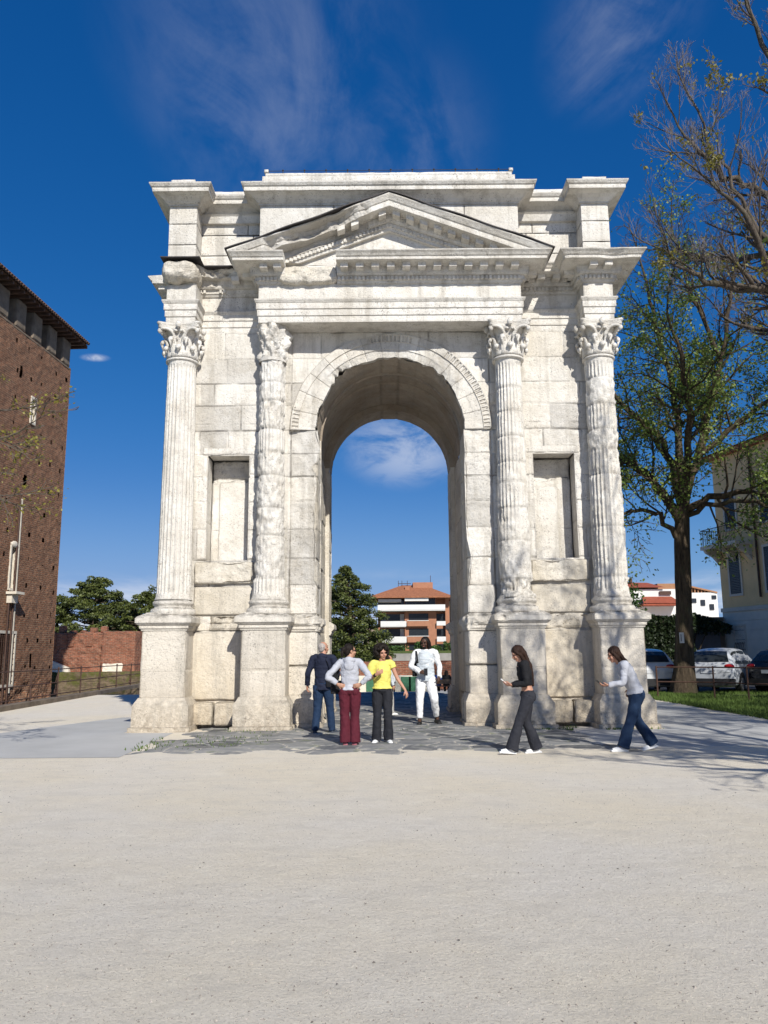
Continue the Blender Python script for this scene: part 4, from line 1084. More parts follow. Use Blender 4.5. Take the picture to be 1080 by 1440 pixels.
# ---------------------------------------------------------------- red roofed block behind the trees at the right
RB = empty('white_terrace_block', (24.6, 65, 0)); tag(RB, 'white building with red roofs and a brown roof terrace behind the right tree', 'building')
def gx(px): return (px-882)*.0735
def gz(py): return 8.75-(py-812)*.0735
def rb(name, a, b, c, d, ya, yb, mat):
    m = MB(); m.box((gx(a), ya, gz(d)), (gx(b), yb, gz(c))); return m.build(name, mat, RB)
RED = simple('red_roof', (.30, .075, .04), .85, .2, 3); BRN = simple('brown_render', (.33, .17, .09), .9)
rb('wall', 876, 968, 826, 935, 1, 9, WHITE); rb('wall', 960, 1008, 832, 935, .4, 9, WHITE)
rb('upper_floor', 876, 935, 822, 830, 2.0, 8, BRN); rb('upper_floor', 934, 960, 817, 829, 2.2, 8, BRN)
m = MB(); m.grid(np.array([[(gx(872), .6, gz(824)), (gx(937), .6, gz(824))], [(gx(872), 4.5, gz(812)), (gx(930), 4.5, gz(813))], [(gx(872), 9, gz(824)), (gx(937), 9, gz(824))]])); m.build('roof', RED, RB)
m = MB(); m.grid(np.array([[(gx(898), -1.2, gz(847)), (gx(950), -1.2, gz(848))], [(gx(906), 1.1, gz(836)), (gx(947), 1.1, gz(836))]])); m.box((gx(898), -1.1, gz(850)), (gx(950), 1.0, gz(847.5))); m.build('roof', RED, RB)
rb('railing', 930, 946, 829, 834, .8, .9, IRON)
for a in (890, 908, 925): rb('window', a, a+6, 824, 829, 1.9, 2.05, GLASS)
for a in (893, 899): rb('chimney', a, a+3, 808, 815, 3, 3.5, TILED)
for i in range(9):
    a = 968+i*4.6; rb('pergola_post', a, a+1.6, 822+i*1.2, 833, .5, .7, BRN)
rb('upper_floor', 966, 990, 827, 834, 2, 6, BRN)
m = MB(); m.add([(gx(966), .3, gz(821)), (gx(1008), .3, gz(831)), (gx(1008), 3, gz(831)), (gx(966), 3, gz(821)), (gx(966), .3, gz(823)), (gx(1008), .3, gz(833)), (gx(1008), 3, gz(833)), (gx(966), 3, gz(823))], [(0, 1, 2, 3), (4, 5, 6, 7), (0, 1, 5, 4), (1, 2, 6, 5), (3, 0, 4, 7)]); m.build('pergola_beam', BRN, RB)
for a, c, d in ((972, 840, 846), (984, 842, 850), (996, 848, 856), (1000, 836, 841)): rb('window', a, a+6, c, d, .3, .45, GLASS)
HL = MB(); X = segc([-400, 700], 10); Zh = 18+14*(fbm(np.stack([X, 0*X, 0*X], -1), .006, 4, 3)+.3)
HL.grid(np.array([np.stack([X, 0*X+900, 0*X], -1), np.stack([X, 0*X+900, np.maximum(Zh, 4)], -1), np.stack([X, 0*X+1300, np.maximum(Zh*.8, 2)], -1)]))
tag(HL.build('hills', simple('distant_hill', (.10, .14, .17), .95, .2, .02, bump=0)), kind='structure')

# ---------------------------------------------------------------- ochre house at the right
YH = empty('ochre_house', (18.7, 28, 0), math.atan2(.226, .974)); tag(YH, 'shaded ochre house with a balcony and pale ground floor at the right edge', 'house')
OCH = simple('ochre_render', (.74, .51, .26), .9, .12, .8, bump=.3); PGF = simple('pale_ground_floor', (.66, .61, .52), .9, .12, .8, bump=.3)
TRIM = simple('pale_trim', (.58, .52, .43), .8, .08, 2)
m = MB(); m.box((0, -14, 3.75), (12, 0, 12.2)); m.build('wall', OCH, YH)
m = MB()
for i in range(7): m.box((-.03, -14.03, -.0+i*.51), (12, .03, .49+i*.51))
m.box((0, -14, 0), (12, 0, 3.6)); m.build('ground_floor', PGF, YH)
m = MB(); m.box((-.09, -14.09, 3.56), (12, .09, 3.78)); m.build('string_course', TRIM, YH)
m = MB(); m.box((-.35, -14.3, 12.2), (12.3, .35, 12.45)); m.add([(-.5, -14.5, 12.45), (12.5, -14.5, 12.45), (12.5, .5, 12.45), (-.5, .5, 12.45), (6, -7, 14.4)], [(0, 1, 4), (1, 2, 4), (2, 3, 4), (3, 0, 4)]); m.build('roof', TILE, YH)
for t in (1.3, 4.2, 7.4):
    for (z0_, z1_, w_) in ((1.02, 2.75, .42), (4.5, 6.75, .45), (8.1, 10.1, .45)):
        f = MB(); b = .12
        f.box((-.06, -t-w_-b, z0_-b), (.0, -t+w_+b, z0_)); f.box((-.05, -t-w_-b, z0_), (.0, -t-w_, z1_)); f.box((-.05, -t+w_, z0_), (.0, -t+w_+b, z1_)); f.box((-.07, -t-w_-b, z1_), (0, -t+w_+b, z1_+b))
        o_ = f.build('window', TRIM, YH)
        g_ = MB(); g_.box((-.03, -t-w_, z0_), (.01, -t+w_, z1_)); g_.build('pane', GLASS, o_)
        if z0_ > 3:
            s_ = MB()
            n_ = int((z1_-z0_)/.09)
            for j in range(n_): s_.box((-.055, -t-w_+.03, z0_+.04+j*.09), (-.03, -t+w_-.03, z0_+.09+j*.09))
            s_.build('shutter', simple('blue_shutter', (.025, .035, .05), .7), o_)
        else:
            s_ = MB()
            for j in range(6): s_.tube(bez([(-.05, -t-w_+.07+j*.14, z0_+.9), (-.35, -t-w_+.07+j*.14, z0_+.35), (-.05, -t-w_+.07+j*.14, z0_+.05)], 7), .012, 5)
            for z in (.2, .5, .8): s_.tube([(-.12, -t-w_, z0_+z), (-.12, -t+w_, z0_+z)], .012, 5)
            s_.build('iron_grille', IRON, o_)
BA = MB(); BA.box((-1.05, -2.9, 7.02), (.0, .15, 7.22)); BA = BA.build('balcony', TRIM, YH)
for y in (-.05, -1.4, -2.7):
    m = MB(); m.prism([(0, 7.02), (-.95, 7.02), (-.85, 6.85), (-.4, 6.62), (-.15, 6.35), (0, 6.2)], 'y', y-.1, y+.1); m.build('bracket', TRIM, BA)
m = MB()
for i in range(24): m.tube([(-1.0, .1-i*.128, 7.22), (-1.0, .1-i*.128, 8.1)], .012, 5)
for i in range(8): m.tube([(-1.0+i*.14, .1, 7.22), (-1.0+i*.14, .1, 8.1)], .012, 5)
m.tube([(0, .1, 8.12), (-1.0, .1, 8.12), (-1.0, -2.85, 8.12)], .022, 6); m.build('balcony_rail', IRON, BA)
m = MB(); m.tube([(-.1, -3.3, 4.2), (-.1, -3.3, 12.2)], .06, 8); m.build('drainpipe', IRON, YH)

# garden wall under the ivy, grey gate
GW = empty('garden_wall', (16, 27.6, 0)); tag(GW, 'grey garden wall with a metal gate under dark ivy', 'wall')
m = MB(); m.box((-8, .2, 0), (2.6, .6, 3.3)); m.build('wall', PLAST, GW); m = MB(); m.box((.9, .1, .1), (2.3, .19, 2.5)); m.build('gate', simple('grey_gate', (.12, .13, .15), .6), GW)

# tubular fence on the verge
FN = empty('tubular_fence', (0, 0, 0)); tag(FN, 'dark tubular metal fence between the grass verge and parked cars', 'fence')
fp = [(8.57, 9.3), (10.05, 8.45), (10.6, 7.3), (12.2, 5.0), (14.0, 2.4)]
for x, y in fp:
    p = MB(); p.tube([(x, y, 0), (x, y, 1.02)], .028, 8); p.build('post', IRON, FN)
for z in (.98, .52):
    for a, b in zip(fp[:-1], fp[1:]):
        p = MB(); p.tube([(a[0], a[1], z), (b[0], b[1], z)], .02, 6); p.build('rail', IRON, FN)

# ---------------------------------------------------------------- cars
TYRE = simple('tyre_rubber', (.015, .015, .016), .8, .1, bump=0); RIM = simple('wheel_rim', (.35, .35, .36), .35, .05, metal=.8, bump=0)
REDL = simple('red_lamp', (.35, .01, .012), .2, .1, spec=.6, bump=0); BLKP = simple('black_plastic', (.02, .02, .022), .6, .1, bump=0)
PLATE = simple('number_plate', (.55, .56, .58), .4, .03, bump=0)
def car(loc, rz, paint, label, rough=.25):
    c = empty('parked_car', loc, rz); tag(c, label, 'car', 'cars parked along the street behind the fence')
    St = [(-2.17, .50, .70, .70, .62, .82), (-2.12, .34, .90, .84, .78, 1.0), (-2.0, .24, .98, .88, .76, 1.12), (-1.86, .2, 1.0, .895, .66, 1.36), (-1.66, .2, 1.0, .90, .62, 1.50), (-1.2, .2, .99, .90, .61, 1.56), (-.4, .2, .97, .90, .62, 1.58), (.25, .2, .96, .90, .62, 1.54), (.6, .2, .96, .90, .62, 1.42), (1.0, .2, .95, .90, .70, 1.14), (1.2, .2, .93, .90, .74, 1.04), (1.7, .22, .88, .88, .72, .97), (2.02, .28, .75, .82, .62, .84), (2.17, .42, .6, .66, .4, .68)]
    rows = []
    for (y, zl, zb, w_, wt, zt) in St:
        h = [(0, zl), (w_*.8, zl), (w_*.96, zl+.1), (w_, zl+.28), (w_, (zl+zb)/2+.12), (w_*.97, zb), ((w_*.97+wt)/2+.02, (zb+zt)/2), (wt, zt-.045), (wt-.13, zt), (0, zt+.02)]
        rows.append([(x, y, z) for x, z in h]+[(-x, y, z) for x, z in h[-2:0:-1]])
    m = MB(); m.grid(np.array(rows), wv=True)
    for e in (0, -1):
        V = rows[e]; m.add([np.mean(V, 0)]+V, [(0, 1+i, 1+(i+1) % len(V)) for i in range(len(V))])
    b = m.build('body', paint, c, smooth=True); mod = b.modifiers.new('sub', 'SUBSURF'); mod.levels = mod.render_levels = 1
    m = MB()
    for s in (-1, 1):
        for (ya, yb) in ((-1.75, -1.02), (-.96, -.08), (-.02, .82)):
            def pt(y, k):
                for i in range(len(St)-1):
                    if St[i][0] <= y <= St[i+1][0]:
                        t = (y-St[i][0])/(St[i+1][0]-St[i][0]); q_ = [a_+(b_-a_)*t for a_, b_ in zip(St[i], St[i+1])]
                        x = q_[3]*.97+(q_[4]-q_[3]*.97)*k; z = q_[2]+(q_[5]-.045-q_[2])*k
                        return (s*(x+.012), y, z)
            m.grid(np.array([[pt(y, .06), pt(y, .5), pt(y, .9)] for y in np.linspace(ya, yb, 5)]))
    m.build('side_window', GLASS, c)
    m = MB(); m.grid(np.array([[(-.68, -2.035, 1.10), (0, -2.075, 1.10), (.68, -2.035, 1.10)], [(-.60, -1.87, 1.33), (0, -1.90, 1.34), (.60, -1.87, 1.33)], [(-.55, -1.70, 1.46), (0, -1.72, 1.475), (.55, -1.70, 1.46)]])); m.build('rear_window', GLASS, c)
    m = MB(); m.grid(np.array([[(-.66, 1.08, 1.12), (0, 1.12, 1.13), (.66, 1.08, 1.12)], [(-.56, .62, 1.43), (0, .66, 1.455), (.56, .62, 1.43)]])); m.build('windscreen', GLASS, c)
    m = MB(); m.box((-.86, -2.2, .28), (.86, -2.02, .52)); m.build('rear_bumper', BLKP, c)
    m = MB(); m.box((-.26, -2.19, .70), (.26, -2.165, .82)); m.build('number_plate', PLATE, c)
    for s in (-1, 1):
        m = MB(); m.ell((s*.70, -2.10, .95), (.18, .075, .075), 12, 8); m.build('tail_light', REDL, c)
        m = MB(); m.ell((s*.66, 2.02, .72), (.17, .08, .07), 12, 8); m.build('headlight', PLATE, c)
        m = MB(); m.ell((s*.98, .72, 1.0), (.09, .06, .07), 10, 6); m.build('wing_mirror', paint, c)
        for y in (-1.32, 1.36):
            m = MB(); m.tube([(s*.70, y, .33), (s*.71, y, .33), (s*.90, y, .33), (s*.912, y, .33)], [.30, .33, .33, .30], 24); wv_ = m.build('wheel', TYRE, c)
            m = MB(); m.tube([(s*.90, y, .33), (s*.922, y, .33)], [.22, .20], 20); m.build('rim', RIM, wv_)
            m = MB(); a = np.linspace(-.15, math.pi+.15, 18); m.grid(np.array([np.stack([0*a+s*.905, y+.40*np.cos(a), .33+.40*np.sin(a)], -1), np.stack([0*a+s*.908, y+.33*np.cos(a), .33+.33*np.sin(a)], -1)])); m.build('wheel_arch', BLKP, c)
    return c
PW = NT('white_car_paint').fin((.62, .63, .64), .25, None, .5); PS = NT('silver_car_paint').fin((.42, .44, .47), .28, None, .5); PB = NT('black_car_paint').fin((.012, .014, .02), .2, None, .5)
PW.node_tree.nodes['Principled BSDF'].inputs['Coat Weight'].default_value = .6
car((9.6, 14.2, 0), R(-8), PW, 'white car seen from behind between the arch and the tree trunk')
car((12.6, 13.6, 0), R(-38), PS, 'silver white estate car with red tail light right of the tree trunk')
car((14.9, 12.2, 0), R(-60), PB, 'black car at the right edge in front of the ochre house')

# ================================================================= TREES
def mk_bark(name, a, b):
    k = NT(name); v = k.map((7, 7, 1.3))
    n = k.noise(1.6, 6, .75, v); c = k.mix(k.rng(n, .35, .65), a, b)
    c = k.mix(k.math('MULTIPLY', k.ramp(k.noise(2, 5, .7), [(.5, 0), (.68, 1)]), .5), c, (.10, .10, .05))
    return k.fin(c, .95, k.bump(n, 1.0, .06), .15)
BARK = mk_bark('furrowed_bark', (.035, .026, .018), (.12, .09, .06)); BARKL = mk_bark('grey_bark', (.06, .048, .038), (.16, .13, .105))
TWIG = simple('reddish_twig', (.15, .13, .12), .9, .3, 1, bump=0)
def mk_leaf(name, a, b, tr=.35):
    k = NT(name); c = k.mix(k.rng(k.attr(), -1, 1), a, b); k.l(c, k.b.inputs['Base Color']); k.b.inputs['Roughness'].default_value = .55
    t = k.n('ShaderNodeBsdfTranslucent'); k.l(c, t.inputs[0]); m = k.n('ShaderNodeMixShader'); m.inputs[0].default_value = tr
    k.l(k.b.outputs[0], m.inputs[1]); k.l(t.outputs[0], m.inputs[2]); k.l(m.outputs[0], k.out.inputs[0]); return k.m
LEAF = mk_leaf('young_leaf', (.09, .155, .028), (.25, .31, .055)); LEAFY = mk_leaf('yellow_green_leaf', (.16, .15, .025), (.30, .26, .04))
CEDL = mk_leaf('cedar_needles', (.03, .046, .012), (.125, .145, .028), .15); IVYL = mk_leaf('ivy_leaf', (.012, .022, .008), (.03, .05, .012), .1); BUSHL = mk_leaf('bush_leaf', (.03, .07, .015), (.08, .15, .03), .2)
def leaves(m, C, s, rr, flat=0.0, tint=None):
    C = np.asarray(C, float); n = len(C)
    if n == 0: return
    a = rr.normal(0, 1, (n, 3)); a[:, 2] *= (1-flat); a /= np.linalg.norm(a, axis=1)[:, None]+1e-9
    b = rr.normal(0, 1, (n, 3)); b[:, 2] *= (1-flat*.7); b -= (a*b).sum(1)[:, None]*a; b /= np.linalg.norm(b, axis=1)[:, None]+1e-9
    s = s*(.6+.8*rr.random(n))[:, None]
    P = np.stack([C-a*s*.5, C+b*s*.33, C+a*s*.5, C-b*s*.33], 1)
    t = rr.uniform(-1, 1, n) if tint is None else tint
    m.add(P.reshape(-1, 3), np.arange(n*4).reshape(-1, 4), np.repeat(t, 4))
def grow(mb, p, d, L, r, lvl, rr, P, tips):
    n = 5 if lvl < P['max'] else 4
    pts = [np.array(p, float)]; d = np.array(d, float); d /= np.linalg.norm(d)
    for i in range(n):
        d = d+rr.normal(0, P['wob'], 3)+np.array([0, 0, P['up'][lvl]]); d /= np.linalg.norm(d); pts.append(pts[-1]+d*L/n)
    pts = np.array(pts); rad = np.linspace(r, max(r*.4, P['rmin']), n+1)
    (mb[0] if r > P['rsplit'] else mb[1]).tube(pts, rad, 7 if r > .05 else (5 if r > .02 else 3), False)
    if lvl >= P['max']: tips.append(pts); return
    kk = P['kids'][lvl]
    for j in range(kk):
        t = P['t0']+(1-P['t0'])*(j+rr.random())/kk; f = t*n; i = min(int(f), n-1); q = pts[i]+(pts[i+1]-pts[i])*(f-i)
        dd = pts[i+1]-pts[i]; dd /= np.linalg.norm(dd); a = rr.normal(0, 1, 3); a -= (a @ dd)*dd; a /= np.linalg.norm(a)
        an = rr.uniform(*P['ang']); nd = dd*math.cos(an)+a*math.sin(an)
        grow(mb, q, nd, L*P['rat']*(1.15-.45*t)*rr.uniform(.7, 1.2), max(rad[i]*.55, P['rmin']), lvl+1, rr, P, tips)
def smooth_line(pts, per=4):
    p = [np.array(x, float) for x in pts]; p = [p[0]*2-p[1]]+p+[p[-1]*2-p[-2]]; out = []
    for i in range(1, len(p)-2):
        for t in np.linspace(0, 1, per, endpoint=False):
            out.append(.5*((2*p[i])+(-p[i-1]+p[i+1])*t+(2*p[i-1]-5*p[i]+4*p[i+1]-p[i+2])*t*t+(-p[i-1]+3*p[i]-3*p[i+1]+p[i+2])*t**3))
    out.append(p[-2]); return np.array(out)
def tree(name, label, base, trunk, limbs, P, seed, bark, leafmat=None, leafn=0, leafs=.1, group=None, leaftest=None, spread=.12, twigmat=None, cat='tree'):
    rr = np.random.default_rng(seed); root = empty(name, base); tag(root, label, cat, group)
    big, tw_ = MB(), MB(); tips = []; B = np.array(base, float)
    def rel(pts): return [np.array(p[:3], float)-B for p in pts]
    tp = smooth_line(rel(trunk), 6); tr_ = np.interp(np.linspace(0, 1, len(tp)), np.linspace(0, 1, len(trunk)), [p[3] for p in trunk])
    # trunk with furrows and flare
    rows = []; n = 28; a = np.linspace(0, 2*math.pi, n, endpoint=False)
    zf = np.linspace(0, 1, 60); tx = np.stack([np.interp(zf, np.linspace(0, 1, len(tp)), tp[:, i]) for i in range(3)], -1); tr2 = np.interp(zf, np.linspace(0, 1, len(tp)), tr_)
    for c, r in zip(tx, tr2):
        P3 = np.stack([np.cos(a)*1.5, np.sin(a)*1.5, 0*a+c[2]*.35], -1)
        rr_ = r*(1+.13*fbm(P3, 2.0, 4, seed)+.05*np.sin(a*9+c[2]*.7)+.35*math.exp(-c[2]/.35)*(.6+.4*np.sin(a*5+1)))
        rows.append(np.stack([c[0]+np.cos(a)*rr_, c[1]+np.sin(a)*rr_, 0*a+c[2]], -1))
    trm = MB(); trm.grid(np.array(rows), wv=True); trm.build('trunk', bark, root, smooth=True)
    for lm in limbs:
        lp = smooth_line(rel(lm), 5); lr_ = np.interp(np.linspace(0, 1, len(lp)), np.linspace(0, 1, len(lm)), [p[3] for p in lm])
        lp[1:-1] += rr.normal(0, .05, (len(lp)-2, 3)); big.tube(lp, lr_, 9, True)
        seg = np.linalg.norm(np.diff(lp, axis=0), axis=1); Lt = seg.sum(); kk = max(2, int(Lt*P['perm'])); cum = np.concatenate([[0], np.cumsum(seg)])/Lt
        for j in range(kk):
            t = P.get('l0', .2)+(1-P.get('l0', .2))*(j+rr.random())/kk; i = min(np.searchsorted(cum, t, 'right')-1, len(lp)-2); q = lp[i]+(lp[i+1]-lp[i])*((t-cum[i])/(cum[i+1]-cum[i]+1e-9))
            dd = (lp[i+1]-lp[i]); dd /= np.linalg.norm(dd); av_ = rr.normal(0, 1, 3); av_ -= (av_ @ dd)*dd; av_ /= np.linalg.norm(av_)
            an = rr.uniform(*P['ang']); nd = dd*math.cos(an)+av_*math.sin(an)
            grow((big, tw_), q, nd, P['L']*rr.uniform(.6, 1.15)*(1.1-.4*t), max(lr_[i]*.45, P['rmin']*2), 0, rr, P, tips)
        grow((big, tw_), lp[-1], lp[-1]-lp[-2], P['L']*.8, lr_[-1], 0, rr, P, tips)
    big.build('branches', bark, root, smooth=True); tw_.build('twigs', twigmat or bark, root)
    if leafmat and leafn:
        C = []
        for t_ in tips:
            for _ in range(leafn):
                k = rr.integers(1, len(t_)); C.append(t_[k]+rr.normal(0, spread, 3))
        C = np.array(C)
        if leaftest is not None: C = C[leaftest(C+B, rr)]
        lm_ = MB(); leaves(lm_, C, leafs, rr); lm_.build('crown', leafmat, root)
    print(name, 'tips', len(tips))
    return root
PA_ = dict(max=2, kids=[5, 5], wob=.16, up=[.06, .03, -.04], rmin=.008, rsplit=.03, t0=.2, ang=(.5, 1.05), rat=.55, L=2.4, perm=2.2)
def lt_a(C, rr):
    dens = fbm(C, .8, 3, 5)+.18*(C[:, 2] < 10)-.10*(C[:, 2] > 13)
    return dens+rr.normal(0, .12, len(C)) > -.07
Y = 11.2
tree('leafing_tree', 'tall tree coming into pale green leaf on the grass verge right of the arch', (10.1, Y, 0),
     [(10.1, Y, 0, .42), (10.2, Y, 1.2, .31), (10.32, Y, 3.1, .27), (10.42, Y, 5.6, .25), (10.6, Y, 7.1, .21)],
     [[(10.5, Y, 6.6, .17), (10.05, Y+.2, 9.0, .12), (8.73, Y+.8, 10.8, .08), (7.4, Y+1.0, 12.6, .05)],
      [(10.6, Y, 6.9, .20), (11.6, Y+.3, 9.2, .14), (12.24, Y-.3, 12.2, .09), (12.9, Y-.6, 15.6, .05)],
      [(10.5, Y, 6.8, .16), (10.85, Y+.8, 10.6, .11), (10.5, Y+1.4, 14.0, .08), (10.2, Y+1.6, 16.6, .04)],
      [(10.4, Y, 5.9, .15), (9.3, Y-.4, 7.5, .12), (8.2, Y-.6, 8.1, .08), (7.2, Y-.9, 7.4, .04)],
      [(10.5, Y, 6.4, .15), (11.9, Y-.9, 6.9, .10), (13.2, Y-1.8, 6.5, .06), (14.6, Y-2.2, 6.9, .03)],
      [(10.5, Y, 6.7, .16), (10.3, Y-1.8, 9.0, .11), (9.6, Y-3.2, 10.6, .06), (9.0, Y-4.0, 12.5, .03)],
      [(10.5, Y, 6.3, .13), (9.4, Y+1.2, 8.3, .10), (8.2, Y+2.0, 9.4, .07), (7.0, Y+2.5, 10.0, .03)],
      [(10.4, Y, 5.3, .11), (9.4, Y-.3, 6.3, .08), (8.3, Y-.5, 6.2, .05), (7.4, Y-.6, 5.2, .02)], [(10.5, Y, 6.2, .10), (11.8, Y-2.0, 6.4, .07), (12.8, Y-3.5, 5.6, .03)],
      [(11.3, Y+.2, 8.5, .12), (13.0, Y-.5, 9.8, .09), (14.6, Y-.8, 11.3, .04)],
      [(12.2, Y-.3, 12.0, .09), (11.4, Y-.2, 14.5, .06), (10.9, Y, 17.2, .03)]],
     PA_, 11, BARK, LEAF, 14, .105, 'trees along the avenue', lt_a, .16)
PB_ = dict(max=3, kids=[5, 5, 3], wob=.13, up=[.10, .14, .16, .14], rmin=.0035, rsplit=.014, t0=.15, ang=(.35, .85), rat=.58, L=1.9, perm=1.9, l0=.15)
def lt_b(C, rr):
    return (fbm(C, 1.1, 3, 8) > .30)
Y = -3.5
def far(P_): return [[(-.165+(p[0]+.165)*1.45, -17.1+(p[1]+17.1)*1.45, 1.52+(p[2]-1.52)*1.45, p[3]*1.4) for p in l] for l in P_]
tree('bare_tree', 'nearly bare tree reaching in from the upper right with a few yellowish leaf tufts', (14.3, 2.62, 0),
     [(14.3, 2.62, 0, .55), (14.3, 2.62, 2.2, .45), (14.1, 2.62, 6.0, .42), (13.85, 2.62, 8.3, .36)],
     far([[(9.6, Y, 5.4, .20), (8.3, Y-.2, 7.1, .16), (6.78, Y, 7.85, .10), (5.6, Y+.1, 8.2, .045), (5.1, Y, 8.5, .02)],
      [(9.5, Y, 6.1, .20), (8.4, Y+.2, 8.9, .14), (7.0, Y+.3, 10.0, .06), (6.1, Y, 10.3, .05), (5.4, Y, 11.2, .02)],
      [(7.6, Y, 7.4, .11), (6.9, Y+.1, 8.9, .055), (6.2, Y, 10.3, .03), (5.7, Y+.1, 11.9, .02)],
      [(9.4, Y, 6.3, .2), (8.6, Y-.5, 9.6, .13), (7.4, Y-.4, 11.4, .07), (6.7, Y-.4, 13.4, .03)],
      [(6.9, Y, 7.8, .07), (6.3, Y-.6, 8.8, .05), (5.5, Y-.9, 9.5, .02)],
      [(8.4, Y+.2, 8.6, .1), (7.6, Y+1.2, 9.2, .07), (6.6, Y+1.8, 9.4, .04), (5.7, Y+2.2, 9.9, .02)],
      [(9.4, Y, 6.0, .15), (8.8, Y+1.6, 7.6, .10), (8.0, Y+2.8, 8.3, .05)],
      [(9.6, Y, 6.2, .18), (10.3, Y+.5, 9, .12), (11.2, Y+1, 12, .05)]]),
     PB_, 23, BARKL, LEAFY, 4, .085, 'trees along the avenue', lt_b, .05, TWIG)
PE_ = dict(max=2, kids=[5, 4], wob=.14, up=[.06, .06, .03], rmin=.010, rsplit=.03, t0=.2, ang=(.45, .95), rat=.55, L=2.3, perm=1.5)
def generic(base, h, spread, seed, label, leafmat, leafn, fork=.36, bias=(0, 0), cone=False):
    rr = np.random.default_rng(seed); x, y, _ = base; limbs = []
    n = 8
    for i in range(n):
        a = i*2.4+rr.uniform(-.3, .3); s = spread*rr.uniform(.6, 1.0); hh = h*rr.uniform(.65, 1.0); z0 = h*(fork+.02*i)*.85
        k_ = 1.0
        if cone: hh = h*(.42+.075*i); k_ = 1.25-.11*i; s *= k_
        ex, ey = x+math.cos(a)*s+bias[0]*k_, y+math.sin(a)*s+bias[1]
        if cone: ex = max(ex, 5.7+.12*hh)
        limbs.append([(x, y, z0, .17), (x+(ex-x)*.4, y+(ey-y)*.4, z0+(hh-z0)*.45, .11), (x+(ex-x)*.8, y+(ey-y)*.8, z0+(hh-z0)*.8, .06), (ex, ey, hh, .03)])
    tree('avenue_tree', label, base, [(x, y, 0, .4), (x, y, h*.2, .33), (x+.1, y, h*.4, .3), (x, y, h*.55, .2)], limbs, PE_, seed, BARK, leafmat, leafn*2, .09, 'trees along the avenue', lambda C, r_: fbm(C, .9, 3, seed) > .0, .2)
generic((8.2, -11.8, 0), 12.0, 4.3, 31, 'tree right of the camera, outside the picture, that shades the arch foot', LEAF, 3, .28, (-1.0, .2), True)
PC_ = dict(max=2, kids=[4, 3], wob=.16, up=[.03, .02, -.02], rmin=.006, rsplit=.02, t0=.2, ang=(.35, .8), rat=.55, L=.95, perm=1.8, l0=.4)
tree('avenue_tree', 'tree whose thin yellow-leaved twigs reach in over the brick tower', (-9.4, -5.8, 0), [(-9.4, -5.8, 0, .3), (-9.4, -5.8, 2.5, .24), (-9.3, -5.8, 4.6, .18)],
     [[(-9.4, -5.8, 3.4, .09), (-8.0, -5.9, 4.6, .06), (-6.6, -6, 4.7, .035), (-5.5, -6, 4.6, .012)], [(-9.4, -5.8, 3.0, .09), (-8.2, -6.2, 3.7, .05), (-6.8, -6.3, 3.75, .03), (-5.6, -6.3, 3.7, .012)],
      [(-9.3, -5.8, 4.2, .08), (-8.4, -5.0, 6.0, .05), (-7.2, -5.0, 5.9, .02)], [(-9.3, -5.8, 4.0, .09), (-10.5, -5.5, 6.0, .06), (-11.6, -5.5, 7.5, .02)], [(-9.3, -5.8, 4.0, .09), (-9.6, -4.5, 6.0, .06), (-9.6, -3.5, 7.2, .02)],
      [(-9.4, -5.8, 3.2, .08), (-8.2, -5.4, 4.3, .05), (-6.9, -5.2, 5.0, .03), (-6.0, -5.0, 5.3, .012)]], PC_, 37, BARKL, LEAFY, 7, .045, 'trees along the avenue', lambda C, r_: fbm(C, .9, 3, 7) > -.15, .05)
generic((13.6, -9.5, 0), 13.0, 4.5, 39, 'tree farther right of the camera, outside the picture', LEAF, 8)
generic((20.0, 3.5, 0), 14.0, 5.0, 41, 'large tree right of the picture that shades the parked cars', LEAF, 12)
generic((20.5, 12.0, 0), 14.0, 5.0, 43, 'large tree in front of the ochre house, outside the picture', LEAF, 5)

def cedar(name, base, h, spread, seed, label, tiers=9, qn=900, leaf=.34, lean=0, group='cedars beyond the walls', crown0=.25, flat=.5):
    rr = np.random.default_rng(seed); root = empty(name, base); tag(root, label, 'cedar', group)
    m = MB(); m.tube([(0, 0, 0), (.05*lean, 0, h*.4), (lean, 0, h*.93)], [h*.035, h*.025, .05], 10); m.build('trunk', BARK, root, smooth=True)
    br, lf = MB(), MB(); K = int(tiers*11)
    for t in range(K):
        f = (t+.5)/K; z = h*(crown0+(1-crown0)*f); R_ = spread*(max(.03, 1-f**2.2))**.75
        a = t*2.4+rr.uniform(-.5, .5); L_ = R_*rr.uniform(.45, 1.0) if f < .9 else R_*rr.uniform(0, 1)
        e = np.array([math.cos(a)*L_+lean*f, math.sin(a)*L_, z+rr.normal(0, .02*h)])
        br.tube([(lean*f*.8, 0, z-.05*h), ((e[0]+lean*f)*.5, e[1]*.5, e[2]-.01*h), e], [.03+.006*h, .06, .03], 5, False)
        rad = rr.uniform(.16, .27)*spread*(1.05-.45*f); n = int(qn*rad*rad/3.2)
        u = rr.normal(0, 1, (n, 3)); u /= np.linalg.norm(u, axis=1)[:, None]; u *= (rr.random(n)**.38)[:, None]
        C = e+u*np.array([rad, rad, rad*flat]); C[:, 2] -= .10*rad*(u[:, 0]**2+u[:, 1]**2)*2
        C = C+.25*rad*np.stack([fbm(C, 1.6, 2, i_) for i_ in (1, 2, 3)], -1)
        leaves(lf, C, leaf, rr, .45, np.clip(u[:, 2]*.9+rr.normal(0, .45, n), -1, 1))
    br.build('branches', BARK, root); lf.build('crown', CEDL, root)
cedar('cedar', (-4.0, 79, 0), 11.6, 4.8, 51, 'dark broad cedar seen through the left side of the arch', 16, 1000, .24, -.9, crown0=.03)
cedar('cedar', (-35.0, 80, 0), 10.2, 7.6, 52, 'broad flat-topped cedar just right of the brick tower', 10, 1100, .25, 0, crown0=.08, flat=.33)
